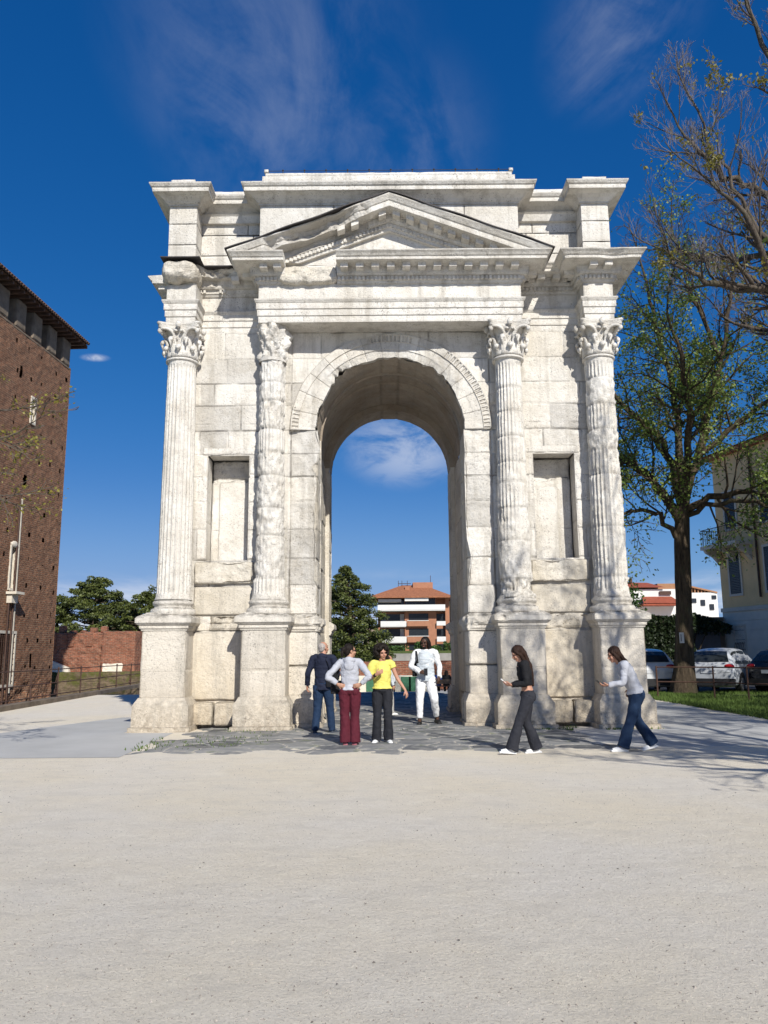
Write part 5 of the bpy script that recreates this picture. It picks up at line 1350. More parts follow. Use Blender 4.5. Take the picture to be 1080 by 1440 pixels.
cedar('cedar', (-30.2, 92, 0), 12.4, 3.6, 53, 'slender cedar with open tiers left of the arch, tallest of the group', 5, 500, .25, .4)
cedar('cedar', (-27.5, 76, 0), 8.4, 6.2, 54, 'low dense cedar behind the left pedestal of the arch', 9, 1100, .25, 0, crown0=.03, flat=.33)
def bush(name, base, r, n, mat, label, seed, s=.2, cat='bush', group=None):
    rr = np.random.default_rng(seed); root = empty(name, base); tag(root, label, cat, group)
    m = MB(); C = []
    for k in range(7):
        c = np.array([rr.uniform(-.6, .6)*r[0], rr.uniform(-.6, .6)*r[1], r[2]*rr.uniform(.35, .65)]); u = rr.normal(0, 1, (n//7, 3)); u /= np.linalg.norm(u, axis=1)[:, None]; u *= (rr.random(n//7)**.4)[:, None]
        C.append(c+u*np.array([r[0]*.5, r[1]*.5, r[2]*.5]))
    C = np.vstack(C); C = C[C[:, 2] > 0]; leaves(m, C, s, rr); m.build('foliage', mat, root)
    st = MB()
    for k in range(5): st.tube([(0, 0, 0), (rr.uniform(-.3, .3)*r[0], rr.uniform(-.3, .3)*r[1], r[2]*.5)], [.05, .02], 5)
    st.build('stem', BARK, root)
for i, (x, w_) in enumerate(((1.6, 1.8), (5.4, 1.2), (7.2, 1.0), (9.6, 1.5), (11.3, 1.3))):
    bush('bush', (x, 105.5, 1.6), (w_, .8, .9+.5*(i % 2)), 500, BUSHL, ['low green bush under the white balconies', 'small green bush before the brick middle of the apartment block', 'rounded green bush left of the brick corner', 'taller bush at the right foot of the apartment block', 'green bush before the pale yellow house'][i], 60+i, .28, group='bushes along the far bank')
# ivy over the garden wall
rr = np.random.default_rng(71); m = MB()
n = 30000; X = rr.uniform(8.0, 18.6, n); top = 3.5+.6*fbm(np.column_stack([X, X*0, X*0]), .6, 3, 2)-.9*np.clip((X-16.8)/1.8, 0, 1); Z = top*rr.random(n)**.7
keep = ~((X > 16.6) & (Z < 2.3+.5*rr.random(n))); X, Z = X[keep], Z[keep]
Yv = 27.5-.1-.55*(fbm(np.column_stack([X, X*0, Z]), .9, 3, 5)+.5)-.25*rr.random(len(X)); leaves(m, np.column_stack([X-16, Yv-27, Z]), .17, rr)
ivr = empty('ivy', (16, 27, 0)); tag(ivr, 'dense dark ivy covering the garden wall behind the parked cars', 'ivy'); m.build('foliage', IVYL, ivr)
m = MB()
for i in range(12): m.tube([(-7+i*.75, .5, 0), (-7+i*.75+rr.uniform(-.4, .4), .4, 1.5), (-7+i*.75+rr.uniform(-.6, .6), .3, 3)], [.05, .04, .02], 5)
m.build('stem', BARK, ivr)
bush('bush', (13.0, 27.0, 2.4), (1.1, .8, 2.6), 1500, BUSHL, 'bush rising above the ivy beside the right column of the arch', 77, .16)
# small sign on the tree
sg = empty('tree_sign', (10.02, 10.84, 1.75)); tag(sg, 'small white notice fixed to the tree trunk', 'sign')
m = MB(); m.box((-.075, -.03, 0), (.075, .0, .36)); m.build('plate', WHITE, sg); m = MB(); m.box((-.04, -.036, .06), (-.015, -.031, .30)); m.build('marking', GLASS, sg)

# ================================================================= PEOPLE
def remesh(mb, name, mat, voxel, parent, smooth=3, folds=0.0, fsc=(9, 9, 4), seed=0, sharp=0.0):
    o = mb.build(name, mat); md = o.modifiers.new('r', 'REMESH'); md.mode = 'VOXEL'; md.voxel_size = voxel; md.use_smooth_shade = True
    if smooth: s_ = o.modifiers.new('s', 'SMOOTH'); s_.factor = .5; s_.iterations = smooth
    dg = bpy.context.evaluated_depsgraph_get(); me = bpy.data.meshes.new_from_object(o.evaluated_get(dg), depsgraph=dg)
    old = o.data; o.modifiers.clear(); o.data = me; bpy.data.meshes.remove(old); me.name = name
    if not me.materials: me.materials.append(mat)
    if folds:
        n = len(me.vertices); co = np.zeros(n*3, np.float32); me.vertices.foreach_get('co', co); co = co.reshape(-1, 3).astype(float)
        nr = np.zeros(n*3, np.float32); me.vertices.foreach_get('normal', nr); nr = nr.reshape(-1, 3)
        d = fbm(co*np.array(fsc), 1.0, 3, seed); d = np.abs(d)*2.4-.08
        co += nr*(d*folds)[:, None]; me.vertices.foreach_set('co', co.astype(np.float32).ravel()); me.update()
    me.polygons.foreach_set('use_smooth', np.ones(len(me.polygons), bool)); o.parent = parent
    return o
def skinmat(name, c):
    k = NT(name); c1 = k.mix(k.rng(k.noise(8, 3), .3, .7), tuple(x*.9 for x in c), c); k.b.inputs['Subsurface Weight'].default_value = .05
    return k.fin(c1, .55, None, .35)
SK1 = skinmat('fair_skin', (.46, .24, .16)); SK2 = skinmat('olive_skin', (.42, .23, .15)); SK3 = skinmat('dark_skin', (.075, .036, .022))
def cloth(name, c, rough=.85, var=.12): return simple(name, c, rough, var, 7, bump=.25, bd=.004, bscale=180)
EYE = simple('eye_dark', (.02, .015, .012), .3, .1, bump=0); LIP = simple('lip', (.32, .11, .09), .5, .1, bump=0)
def V3(*a): return np.array(a, float)
def nrm(v): v = np.array(v, float); return v/np.linalg.norm(v)
def hand(mb, w_, d, pn, side, curl=.5, s=1.0):
    """palm from wrist w_ along d, palm facing pn, thumb towards 'side' (+1/-1 across)"""
    d = nrm(d); pn = np.array(pn, float); pn = nrm(pn-(pn @ d)*d); ac = np.cross(d, pn)*side     # ac points to the thumb side
    w_ = np.array(w_, float)
    mb.tube([w_-d*.02*s, w_+d*.02*s, w_+d*.05*s, w_+d*.088*s], np.array([.026, .032, .036, .034])*s, 12, True, squash=(.55, 1.1), up=pn)
    for i, L_ in enumerate((.070, .078, .072, .056)):
        off = ac*(.029-.0195*i)*s; p = w_+d*.080*s+off; q = [p]; a = 0; dd = d
        for k, fr in enumerate((.42, .32, .26)):
            a += curl*(.55, .75, .6)[k]*1.1; dd = nrm(d*math.cos(a)+pn*math.sin(a)); q.append(q[-1]+dd*L_*fr*s)
        mb.tube(q, np.array([.0092, .0088, .0082, .007])*s, 8, True)
    p = w_+d*.022*s+ac*.024*s; d1 = nrm(ac*.75+d*.6+pn*.25); d2 = nrm(ac*.35+d*.85+pn*.4)
    mb.tube([p, p+d1*.035*s, p+d1*.035*s+d2*.028*s, p+d1*.035*s+d2*.052*s], np.array([.013, .0115, .0105, .008])*s, 8, True)
def head(B, hc, yaw, pitch, s=1.0, roll=0):
    M = np.array(Matrix.Rotation(yaw, 3, 'Z') @ Matrix.Rotation(roll, 3, 'Y') @ Matrix.Rotation(pitch, 3, 'X'))
    def at(x, y, z): return hc+M @ (V3(x, y, z)*s)
    def e(c, r, n=16, k=12): B.ell(at(*c), np.array(r)*s, n, k, M)
    e((0, -.010, .030), (.076, .096, .088)); e((0, .028, -.030), (.058, .062, .085)); e((0, .062, -.090), (.030, .026, .022))
    e((0, .075, .03), (.055, .018, .018)); 
    for sx in (-1, 1):
        e((sx*.078, -.004, -.008), (.010, .020, .031)); e((sx*.040, .066, -.030), (.024, .022, .024)); 
    B.tube([at(0, .088, .020), at(0, .103, -.012), at(0, .112, -.032)], np.array([.008, .010, .012])*s, 8, True)
    e((0, .100, -.036), (.017, .012, .010)); e((0, .086, -.060), (.024, .012, .012))
    return M, at
def face_bits(parent, M, at, s):
    m = MB()
    for sx in (-1, 1): m.ell(at(sx*.031, .083, .002), np.array([.013, .008, .0065])*s, 8, 6, M); m.ell(at(sx*.031, .089, .024), np.array([.019, .006, .004])*s, 8, 5, M)
    m.build('eyes', EYE, parent, smooth=True); m = MB(); m.ell(at(0, .096, -.060), np.array([.022, .006, .007])*s, 8, 6, M); m.build('mouth', LIP, parent, smooth=True)
def catm(pts, n=4): return smooth_line(pts, n)
def interp_r(r, n): return np.interp(np.linspace(0, 1, n), np.linspace(0, 1, len(r)), r)
def limb(mb, pts, r, sq=None, n=14, up=None, per=4):
    L_ = catm(pts, per); mb.tube(L_, interp_r(r, len(L_)), n, True, squash=sq, up=up)
def person(loc, rz, label, H=1.72, skin=SK1, vox=.0075, pose=None, top=None, bottom=None, shoes=None, hairf=None, female=False, extras=None, group=None, fcurl=.5, low=None, headlook=(0, 0, 0), bare=(), grp=None, seated=False):
    s = H/1.72; root = empty('person', loc, rz); tag(root, label, 'person', grp); root.scale = (s, s, s)
    sw = .165 if female else .19
    J = dict(pel=V3(0, 0, .93), wai=V3(0, 0, 1.08), che=V3(0, 0, 1.28), nb=V3(0, -.01, 1.455), hd=V3(0, .015, 1.600),
             shL=V3(-sw, 0, 1.40), shR=V3(sw, 0, 1.40), elL=V3(-sw-.07, -.02, 1.12), elR=V3(sw+.07, -.02, 1.12), wrL=V3(-sw-.08, .04, .87), wrR=V3(sw+.08, .04, .87),
             hipL=V3(-.09, 0, .90), hipR=V3(.09, 0, .90), knL=V3(-.10, .02, .50), knR=V3(.10, .02, .50), anL=V3(-.10, -.02, .085), anR=V3(.10, -.02, .085),
             ftL=V3(0, 1, 0), ftR=V3(0, 1, 0), hdL=V3(0, .1, -1), hdR=V3(0, .1, -1), pnL=V3(1, 0, 0), pnR=V3(-1, 0, 0))
    for k, v in (pose or {}).items(): J[k] = V3(*v)
    wf = .92 if female else 1.0; hf = 1.06 if female else 1.0
    right = nrm(J['shR']-J['shL'])
    B = MB()
    tsq = [(.72, 1), (.72, 1), (.70, 1), (.66, 1), (.9, 1), (1, 1), (1, 1)]
    spine = [J['pel']-(J['wai']-J['pel'])*.35, J['pel'], J['wai'], J['che'], J['nb']*.65+J['che']*.35, J['nb'], J['nb']*.35+J['hd']*.65]
    fwd = np.cross(V3(0, 0, 1), right)
    def spt(mb, r, pts=spine, sq=tsq, n=20):
        L_ = catm(pts, 3); a = np.linspace(0, 1, len(L_)); b = np.linspace(0, 1, len(pts))
        mb.tube(L_, np.interp(a, b, r), n, True, squash=[(np.interp(x, b, [q[0] for q in sq]), np.interp(x, b, [q[1] for q in sq])) for x in a], up=fwd)
    spt(B, [.11*hf, .150*hf, .118*wf, .140*wf, .125*wf, .062, .052])
    for sd in 'LR':
        sh, el, wr = J['sh'+sd], J['el'+sd], J['wr'+sd]
        B.ell(sh*.93+J['nb']*.07, (.055, .05, .05)); limb(B, [J['nb']*.6+sh*.4+V3(0, 0, -.03), sh, sh*.5+el*.5, el, el*.5+wr*.5, wr], [.05, .052*wf, .043*wf, .036*wf, .033*wf, .023])
        hand(B, wr, J['hd'+sd], J['pn'+sd], 1 if sd == 'R' else -1, fcurl)
        hp, kn, an = J['hip'+sd], J['kn'+sd], J['an'+sd]
        limb(B, [hp, hp*.5+kn*.5, kn, kn*.6+an*.4, an], [.088, .075, .053, .050, .036]); f = nrm(J['ft'+sd]); limb(B, [an, an+f*.06+V3(0, 0, -.04), an+f*.15+V3(0, 0, -.058)], [.036, .034, .026])
    M, at = head(B, J['hd'], *headlook[:2], 1.0, headlook[2])
    body = remesh(B, 'body', skin, vox*.9, root, 3)
    face_bits(body, M, at, 1.0)
    # ---- top garment
    if top:
        T = MB(); e_ = top.get('ease', .02); hem = top.get('hem', -.35); z0 = J['pel']+(J['wai']-J['pel'])*hem
        pts = [z0, J['pel']*.4+J['wai']*.6 if hem < .5 else z0*.5+J['che']*.5, J['che'], J['nb']*.65+J['che']*.35, J['nb']+(J['hd']-J['nb'])*top.get('neck', .05)]
        spt(T, [(.150*hf if hem < .5 else .118*wf)+e_*top.get('flare', 1.0)+.004, (.126*wf if hem < .5 else .129*wf)+e_*1.3, .150*wf+e_, .136*wf+e_, .066+e_*.6], pts, [(.74, 1), (.74, 1), (.74, 1), (.68, 1), (.95, 1)])
        for sd in 'LR':
            sh, el, wr = J['sh'+sd], J['el'+sd], J['wr'+sd]; ln = top.get('sleeve', 1.0); c_ = top.get('cut'+sd, None)
            if c_ is not None: ln = c_
            if ln <= 0: continue
            T.ell(sh*.93+J['nb']*.07, np.array((.055, .05, .05))+e_*.6+.006)
            inn = J['nb']*.6+sh*.4+V3(0, 0, -.03)
            if ln > .6: wr2 = el+(wr-el)*(ln-.5)*2*.99; limb(T, [inn, sh, sh*.5+el*.5, el, el*.5+wr2*.5, wr2], np.array([.06, .054*wf, .044*wf, .039*wf, .035*wf, .028])+e_*.65)
            else: e2 = sh+(el-sh)*ln*2; limb(T, [inn, sh, sh*.4+e2*.6, e2], np.array([.05, .052, .050, .048])*wf+e_*.9)
        if top.get('hood'):
            c = J['nb']-fwd*.065+V3(0, 0, -.015); limb(T, [J['nb']-right*.10+V3(0, 0, -.01)+fwd*.02, c-right*.05, c, c+right*.05, J['nb']+right*.10+V3(0, 0, -.01)+fwd*.02], [.03, .05, .058, .05, .03])
            T.ell(c+V3(0, 0, -.08)-fwd*.03, (.085, .04, .10))
        to = remesh(T, top.get('name', 'top'), top['mat'], vox, root, 2, top.get('folds', .012), (7, 7, 9), 3)
        if top.get('vest'):
            W = MB(); pts2 = [z0, pts[1], J['che'], J['nb']*.65+J['che']*.35, J['nb']]; spt(W, [.150+e_+.012, .122+e_*1.3+.014, .140+e_+.016, .13+e_+.01, .075+e_*.5], pts2, [(.78, 1), (.78, 1), (.78, 1), (.72, 1), (.95, 1)])
            remesh(W, 'vest', top['vest'], vox, root, 2, .012, (5, 5, 14), 5)
    if bottom:
        T = MB(); e_ = bottom.get('ease', .012); fl_ = bottom.get('flare', 0.0)
        pw = J['pel']+(J['wai']-J['pel'])*bottom.get('waist', .35)
        spt(T, [.10*hf+e_, .150*hf+e_, .136*wf+e_*.6], [J['pel']-(J['wai']-J['pel'])*.4, J['pel'], pw], [(.74, 1), (.76, 1), (.74, 1)])
        for sd in 'LR':
            hp, kn, an = J['hip'+sd], J['kn'+sd], J['an'+sd]; lo = an+(kn-an)*bottom.get('len', .0)+V3(0, 0, -.02 if not bottom.get('len') else 0)
            if seated: lo = an
            limb(T, [hp, hp*.5+kn*.5, kn, kn*.45+an*.55, lo], np.array([.092, .080, .058+fl_*.1, .054+fl_*.55, .046+fl_])+e_)
            if female: T.ell(hp+V3(0, 0, .01)-fwd*.045, (.085, .075, .085))
        remesh(T, bottom.get('name', 'trousers'), bottom['mat'], vox, root, 2, bottom.get('folds', .010), (8, 8, 6), 8)
    if shoes:
        for sd in 'LR':
            T = MB(); an = J['an'+sd]; f = nrm(J['ft'+sd]); fh = V3(f[0], f[1], 0); fh = nrm(fh); c = an+V3(0, 0, -.045)
            limb(T, [c-f*.045, c+f*.03, c+f*.10+V3(0, 0, -.006), c+f*.175+V3(0, 0, -.012)], [.040, .046, .046, .030], (.8, 1.0)); T.ell(an+V3(0, 0, -.01), (.042, .048, .045))
            M3 = np.column_stack([np.cross(f, V3(0, 0, 1)), f, np.cross(np.cross(f, V3(0, 0, 1)), f)]); T.obox(c+f*.065+M3[:, 2]*-.030, (.043, .135, .013), 0, M3)
            remesh(T, 'shoe', shoes, vox*.8, root, 2)
    if hairf: hairf(root, J, M, at, fwd, right)
    if extras: extras(root, J, M, at, fwd, right)
    return root
def hairmat(name, c): 
    k = NT(name); n = k.noise(3, 5, .7, k.map((40, 40, 3))); return k.fin(k.mix(k.rng(n, .35, .65), tuple(x*.5 for x in c), tuple(min(1, x*1.5) for x in c)), .6, k.bump(n, .8, .01), .2)
HB = hairmat('dark_brown_hair', (.011, .007, .005)); HC = hairmat('brown_hair', (.028, .013, .008)); HG = hairmat('grey_hair', (.35, .31, .28)); HK = hairmat('black_hair', (.008, .006, .006))
def cap(T, M, at, g=.012, back=1.0):
    T.ell(at(0, -.022, .040), (.076+g, .088+g, .080+g), 18, 12, M); T.ell(at(0, -.055, -.01), (.070+g*.7, .055+g, .075), 16, 10, M)
def hair_long(mat, pts_rel, rad, sq=(1.0, .55)):
    def f(root, J, M, at, fwd, right):
        T = MB(); cap(T, M, at); 
        P_ = [at(0, -.06, .05)]+[at(0, -.085, -.03)]+[J['nb']+fwd*p[1]+right*p[0]+V3(0, 0, p[2]) for p in pts_rel]
        L_ = catm(P_, 4); T.tube(L_, interp_r(rad, len(L_)), 16, True, squash=(sq[1], sq[0]), up=-fwd)
        for sx in (-1, 1): T.tube(catm([at(sx*.060, .045, .075), at(sx*.082, .01, .0), at(sx*.080, -.02, -.07), P_[3]], 4), interp_r([.012, .022, .028, .03], 13), 8)
        remesh(T, 'hair', mat, .007, root, 1, .010, (30, 30, 3), 4)
    return f
def hair_curly(root, J, M, at, fwd, right):
    T = MB(); r_ = random.Random(4)
    for i in range(210):
        a = r_.uniform(0, 6.28); z = r_.uniform(-.75, 1); q = math.sqrt(1-z*z); x, y, zz_ = q*math.cos(a)*.128, q*math.sin(a)*.125-.030, z*.130+.03
        if y > .035 and zz_ < .075: continue
        T.ell(at(x, y, zz_), (.030, .030, .030), 7, 5)
    cap(T, M, at); remesh(T, 'hair', HB, .007, root, 0, .006, (60, 60, 60), 4)
def hair_short(mat, g=.006):
    def f(root, J, M, at, fwd, right):
        T = MB(); T.ell(at(0, -.030, .028), (.074+g, .084+g, .078+g), 18, 12, M); T.ell(at(0, -.06, -.02), (.066+g, .045+g, .06), 16, 10, M); remesh(T, 'hair', mat, .007, root, 1, .003, (40, 40, 40), 2)
    return f
def hair_bun(root, J, M, at, fwd, right):
    T = MB(); cap(T, M, at, .008); T.ell(at(0, -.125, .03), (.045, .04, .045), 12, 8, M); T.tube([at(0, -.13, .03), at(.02, -.16, -.04), at(.03, -.15, -.10)], [.03, .028, .012], 8)
    remesh(T, 'hair', HB, .007, root, 1, .006, (30, 30, 10), 2)
def hair_locs(root, J, M, at, fwd, right):
    T = MB(); cap(T, M, at, .010); r_ = random.Random(2)
    for i in range(34):
        a = math.pi*(.12+.76*1)*0+r_.uniform(-.25, math.pi+.25); x = .085*math.cos(a); y = -.03-.07*math.sin(a)
        if y > .02: continue
        T.tube([at(x*.8, y*.8, .08), at(x*1.12, y*1.1, .0), at(x*1.25, y*1.15, -.11-.05*r_.random())], [.012, .013, .010], 6)
    for sx in (-1, 1):
        for k in range(4): T.tube([at(sx*.05, .02, .10), at(sx*(.085+.004*k), .045-.02*k, .01), at(sx*(.085+.004*k), .03-.02*k, -.12)], [.011, .012, .010], 6)
    remesh(T, 'hair', HK, .006, root, 0)
    T = MB(); T.ell(at(0, .060, -.085), (.045, .035, .035), 12, 8, M); remesh(T, 'beard', HK, .007, root, 1)
def bag(name, mat, pts, half, rz_=0, strap=None, r_=.012):
    def f(root, J, M, at, fwd, right):
        T = MB(); T.obox(pts, half, rz_); o = remesh(T, name, mat, .010, root, 4, .006)
        if strap: S = MB(); limb(S, strap, [r_]*3, (.4, 1.6)); S.build('strap', mat, o, smooth=True)
    return f
def multi(*fs):
    def f(*a):
        for g_ in fs: g_(*a)
    return f
JEAN = cloth('blue_denim', (.012, .030, .070)); NAVY = cloth('navy_jacket', (.012, .016, .035)); GREYH = cloth('grey_hoodie', (.40, .41, .45)); MAR = cloth('maroon_fabric', (.085, .010, .02)); YEL = cloth('yellow_fabric', (.66, .60, .14)); CHAR = cloth('charcoal_fabric', (.016, .017, .022))
WHT = cloth('white_fabric', (.74, .74, .74), var=.04); VEST = cloth('pale_blue_grey_vest', (.50, .54, .57)); BLK = cloth('black_fabric', (.010, .010, .012)); DGR = cloth('dark_grey_fabric', (.022, .023, .030)); LGR = cloth('light_grey_fabric', (.40, .39, .37)); BLU = cloth('bright_blue_jacket', (.01, .06, .28))
WSH = simple('white_shoe', (.70, .70, .69), .5, .05, bump=0); KSH = simple('black_shoe', (.012, .012, .013), .5, .05, bump=0); BSH = simple('blue_grey_shoe', (.05, .06, .08), .6, .05, bump=0); RSH = simple('pink_shoe', (.30, .10, .12), .6, .05, bump=0)
PHONE = simple('phone_black', (.01, .01, .012), .2, .05, bump=0, spec=.6)
# 1 man in navy jacket, back to the camera
person((-1.36, -1.33, 0), R(-10), 'balding man in a navy hooded jacket and blue jeans at the left pier', 1.73, SK1,
       pose=dict(elL=(-.29, -.03, 1.13), wrL=(-.33, .06, .90), hdL=(-.05, .25, -1), pnL=(1, 0, 0), elR=(.27, .02, 1.12), wrR=(.20, .18, .98), hdR=(0, 1, .1), knL=(-.11, .03, .49), anL=(-.15, -.03, .085), knR=(.12, .05, .50), anR=(.16, .08, .085), ftL=(-.3, 1, 0), ftR=(.35, 1, 0)),
       top=dict(mat=NAVY, name='jacket', ease=.026, hem=-.75, hood=True, folds=.011), bottom=dict(mat=JEAN, name='jeans', ease=.018), shoes=BSH, hairf=hair_short(HG, .002), headlook=(R(-35), R(6), 0),
       extras=bag('shoulder_bag', BLK, (.20, -.10, 1.02), (.10, .05, .15), 0, [(.20, -.12, 1.1), (.12, -.13, 1.32), (-.02, -.06, 1.47)]))
# 2 woman with hands on hips
def glasses(root, J, M, at, fwd, right):
    m = MB()
    for sx in (-1, 1): m.ell(at(sx*.034, .092, .004), (.026, .006, .018), 10, 6, M); m.tube([at(sx*.06, .085, .008), at(sx*.080, .0, .006)], .0035, 5)
    m.tube([at(-.02, .096, .008), at(.02, .096, .008)], .0035, 5); m.build('sunglasses', PHONE, root, smooth=True)
person((-.76, -3.36, 0), R(-3), 'woman in a grey hoodie and maroon flared trousers with both hands on her hips', 1.66, SK2, female=True,
       pose=dict(elL=(-.37, -.12, 1.17), wrL=(-.19, -.10, 1.03), hdL=(1, .0, -.25), pnL=(0, 1, 0), elR=(.35, -.14, 1.17), wrR=(.19, -.12, 1.03), hdR=(-1, .0, -.25), pnR=(0, 1, 0), knL=(-.085, .02, .5), knR=(.085, .02, .5), anL=(-.075, 0, .085), anR=(.085, 0, .085), ftL=(-.1, 1, 0), ftR=(.15, 1, 0)),
       top=dict(mat=GREYH, name='hoodie', ease=.020, hem=.05, hood=True, folds=.011, cutR=.93, cutL=.93), bottom=dict(mat=MAR, flare=.040, ease=.014, waist=.6), shoes=RSH, hairf=hair_bun, headlook=(R(-62), R(2), 0),
       extras=multi(glasses, bag('handbag', BLK, (-.25, .10, .98), (.09, .06, .11), .2, [(-.25, .08, 1.06), (-.2, .10, 1.3), (-.08, .02, 1.46)])))
# 3 woman in yellow
def wrist(root, J, M, at, fwd, right):
    m = MB(); a, b = J['wrR'], J['elR']; d = (b-a)/np.linalg.norm(b-a); m.tube([a+d*.02, a+d*.05], .034, 12); m.build('wristband', BLK, root, smooth=True)
person((-.22, -2.98, 0), R(180), 'woman with dark curly hair in a yellow top and charcoal trousers raising one hand', 1.62, SK1, female=True,
       pose=dict(elR=(.25, .06, 1.13), wrR=(.10, .24, 1.22), hdR=(-.8, .2, .45), pnR=(.3, -.9, .1), elL=(-.28, .02, 1.14), wrL=(-.42, .10, .93), hdL=(-.35, .1, -1), pnL=(.6, -.4, 0), knL=(-.10, .06, .5), knR=(.09, .02, .5), anL=(-.11, .02, .085), anR=(.11, 0, .085), ftL=(-.25, 1, 0), ftR=(.3, 1, 0)),
       top=dict(mat=YEL, name='yellow_top', ease=.026, hem=.25, sleeve=.34, cutL=.14, folds=.010, neck=-.15), bottom=dict(mat=CHAR, flare=.030, ease=.012, waist=.7), shoes=WSH, hairf=hair_curly, headlook=(R(24), R(-6), R(6)), extras=wrist)
# 4 man in white
person((.70, .48, 0), R(176), 'man with dark locs in a white tracksuit and pale grey vest walking through the arch', 1.84, SK3,
       pose=dict(elR=(.29, .02, 1.14), wrR=(.10, .22, 1.03), hdR=(-.9, .35, -.1), pnR=(-.2, -.8, -.3), elL=(-.28, -.02, 1.13), wrL=(-.27, .14, .93), hdL=(.1, .3, -1), pnL=(.7, -.5, 0),
                 knR=(.12, .05, .50), anR=(.13, .06, .085), knL=(-.16, .14, .52), anL=(-.21, -.12, .12), ftR=(.1, 1, 0), ftL=(-.35, 1, -.15)),
       top=dict(mat=WHT, name='white_sweatshirt', ease=.020, hem=-.5, hood=True, folds=.011, vest=VEST), bottom=dict(mat=WHT, name='track_trousers', ease=.018, flare=-.012, len=.12, folds=.011), shoes=KSH, hairf=hair_locs, headlook=(R(-22), R(-8), 0),
       extras=multi(bag('backpack', BLK, (.14, -.17, 1.14), (.13, .07, .2), 0, [(.17, -.1, 1.3), (.18, .06, 1.44), (.15, .14, 1.2)]), lambda root, J, M, at, fwd, right: [(lambda m: (m.obox(J['wrR']+V3(-.11, .04, 0), (.036, .006, .07), .4), m.build('phone', PHONE, root)))(MB())]))
# 5 girl in black crop top walking left, looking at her phone
def phone_at(j, off, half=(.036, .006, .072), rz_=0.0, mat=None):
    def f(root, J, M, at, fwd, right):
        m = MB(); m.obox(J[j]+V3(*off), half, rz_, np.array(Matrix.Rotation(R(-50), 3, 'X'))); m.build('phone', mat or PHONE, root)
    return f
person((2.00, -4.58, 0), R(90), 'girl in a black crop top and dark flared trousers looking down at her phone', 1.62, SK1, female=True,
       pose=dict(pel=(0, 0, .92), wai=(0, .015, 1.08), che=(0, .04, 1.28), nb=(0, .07, 1.44), hd=(0, .135, 1.575), shL=(-.155, .05, 1.39), shR=(.155, .05, 1.39), elL=(-.19, .05, 1.11), wrL=(-.10, .27, 1.08), hdL=(.15, 1, .15), pnL=(.3, -.2, 1), elR=(.19, .04, 1.11), wrR=(.10, .25, 1.07), hdR=(-.2, 1, .15), pnR=(-.3, -.2, 1),
                 hipL=(-.085, 0, .89), hipR=(.085, 0, .89), knL=(-.085, .17, .50), anL=(-.085, .30, .10), knR=(.085, .02, .49), anR=(.085, -.13, .09), ftL=(0, 1, .08), ftR=(0, 1, -.05)),
       top=dict(mat=BLK, name='crop_top', ease=.022, hem=.95, folds=.010, sleeve=.96), bottom=dict(mat=DGR, flare=.045, ease=.008, waist=.45), shoes=WSH, hairf=hair_long(HC, [(0, -.10, -.05), (0, -.13, -.22), (0, -.15, -.38)], [.06, .075, .075, .075, .05]), headlook=(0, R(-26), 0), extras=phone_at('wrL', (.06, .11, .05), mat=WSH))
# 6 girl in grey hoodie leaning forward
person((3.68, -4.33, 0), R(92), 'girl in a grey hoodie and flared blue jeans leaning forward as she walks left', 1.66, SK1, female=True,
       pose=dict(pel=(0, -.04, .90), wai=(0, .0, 1.06), che=(0, .10, 1.25), nb=(0, .19, 1.38), hd=(0, .28, 1.505), shL=(-.155, .16, 1.335), shR=(.155, .15, 1.335), elL=(-.20, .22, 1.07), wrL=(-.13, .44, 1.03), hdL=(.1, 1, .0), pnL=(.3, -.2, 1), elR=(.22, -.08, 1.16), wrR=(.19, -.01, .95), hdR=(0, .4, -1), pnR=(-1, 0, 0),
                 hipL=(-.085, -.04, .87), hipR=(.085, -.04, .87), knL=(-.085, .10, .47), anL=(-.085, .24, .09), knR=(.085, -.06, .48), anR=(.085, -.30, .12), ftL=(0, 1, 0), ftR=(0, 1, -.25)),
       top=dict(mat=GREYH, name='hoodie', ease=.022, hem=.0, folds=.011, sleeve=.98), bottom=dict(mat=JEAN, name='jeans', flare=.040, ease=.010, waist=.4), shoes=WSH, hairf=hair_long(HC, [(0, -.10, -.03), (0, -.14, -.16), (.02, -.15, -.32)], [.06, .075, .075, .07, .04]), headlook=(0, R(-18), 0), extras=phone_at('wrL', (.03, .12, .03)))
# 7 half hidden behind the woman in yellow
person((-.08, 3.0, 0), R(-70), 'person in light grey trousers and cream shoes half hidden behind the woman in yellow', 1.44, SK1, vox=.011,
       pose=dict(knL=(-.09, .10, .5), anL=(-.09, .12, .085), knR=(.09, .0, .5), anR=(.09, -.14, .1)), top=dict(mat=VEST, name='shirt', ease=.02), bottom=dict(mat=LGR, ease=.02), shoes=WSH, hairf=hair_short(HB))
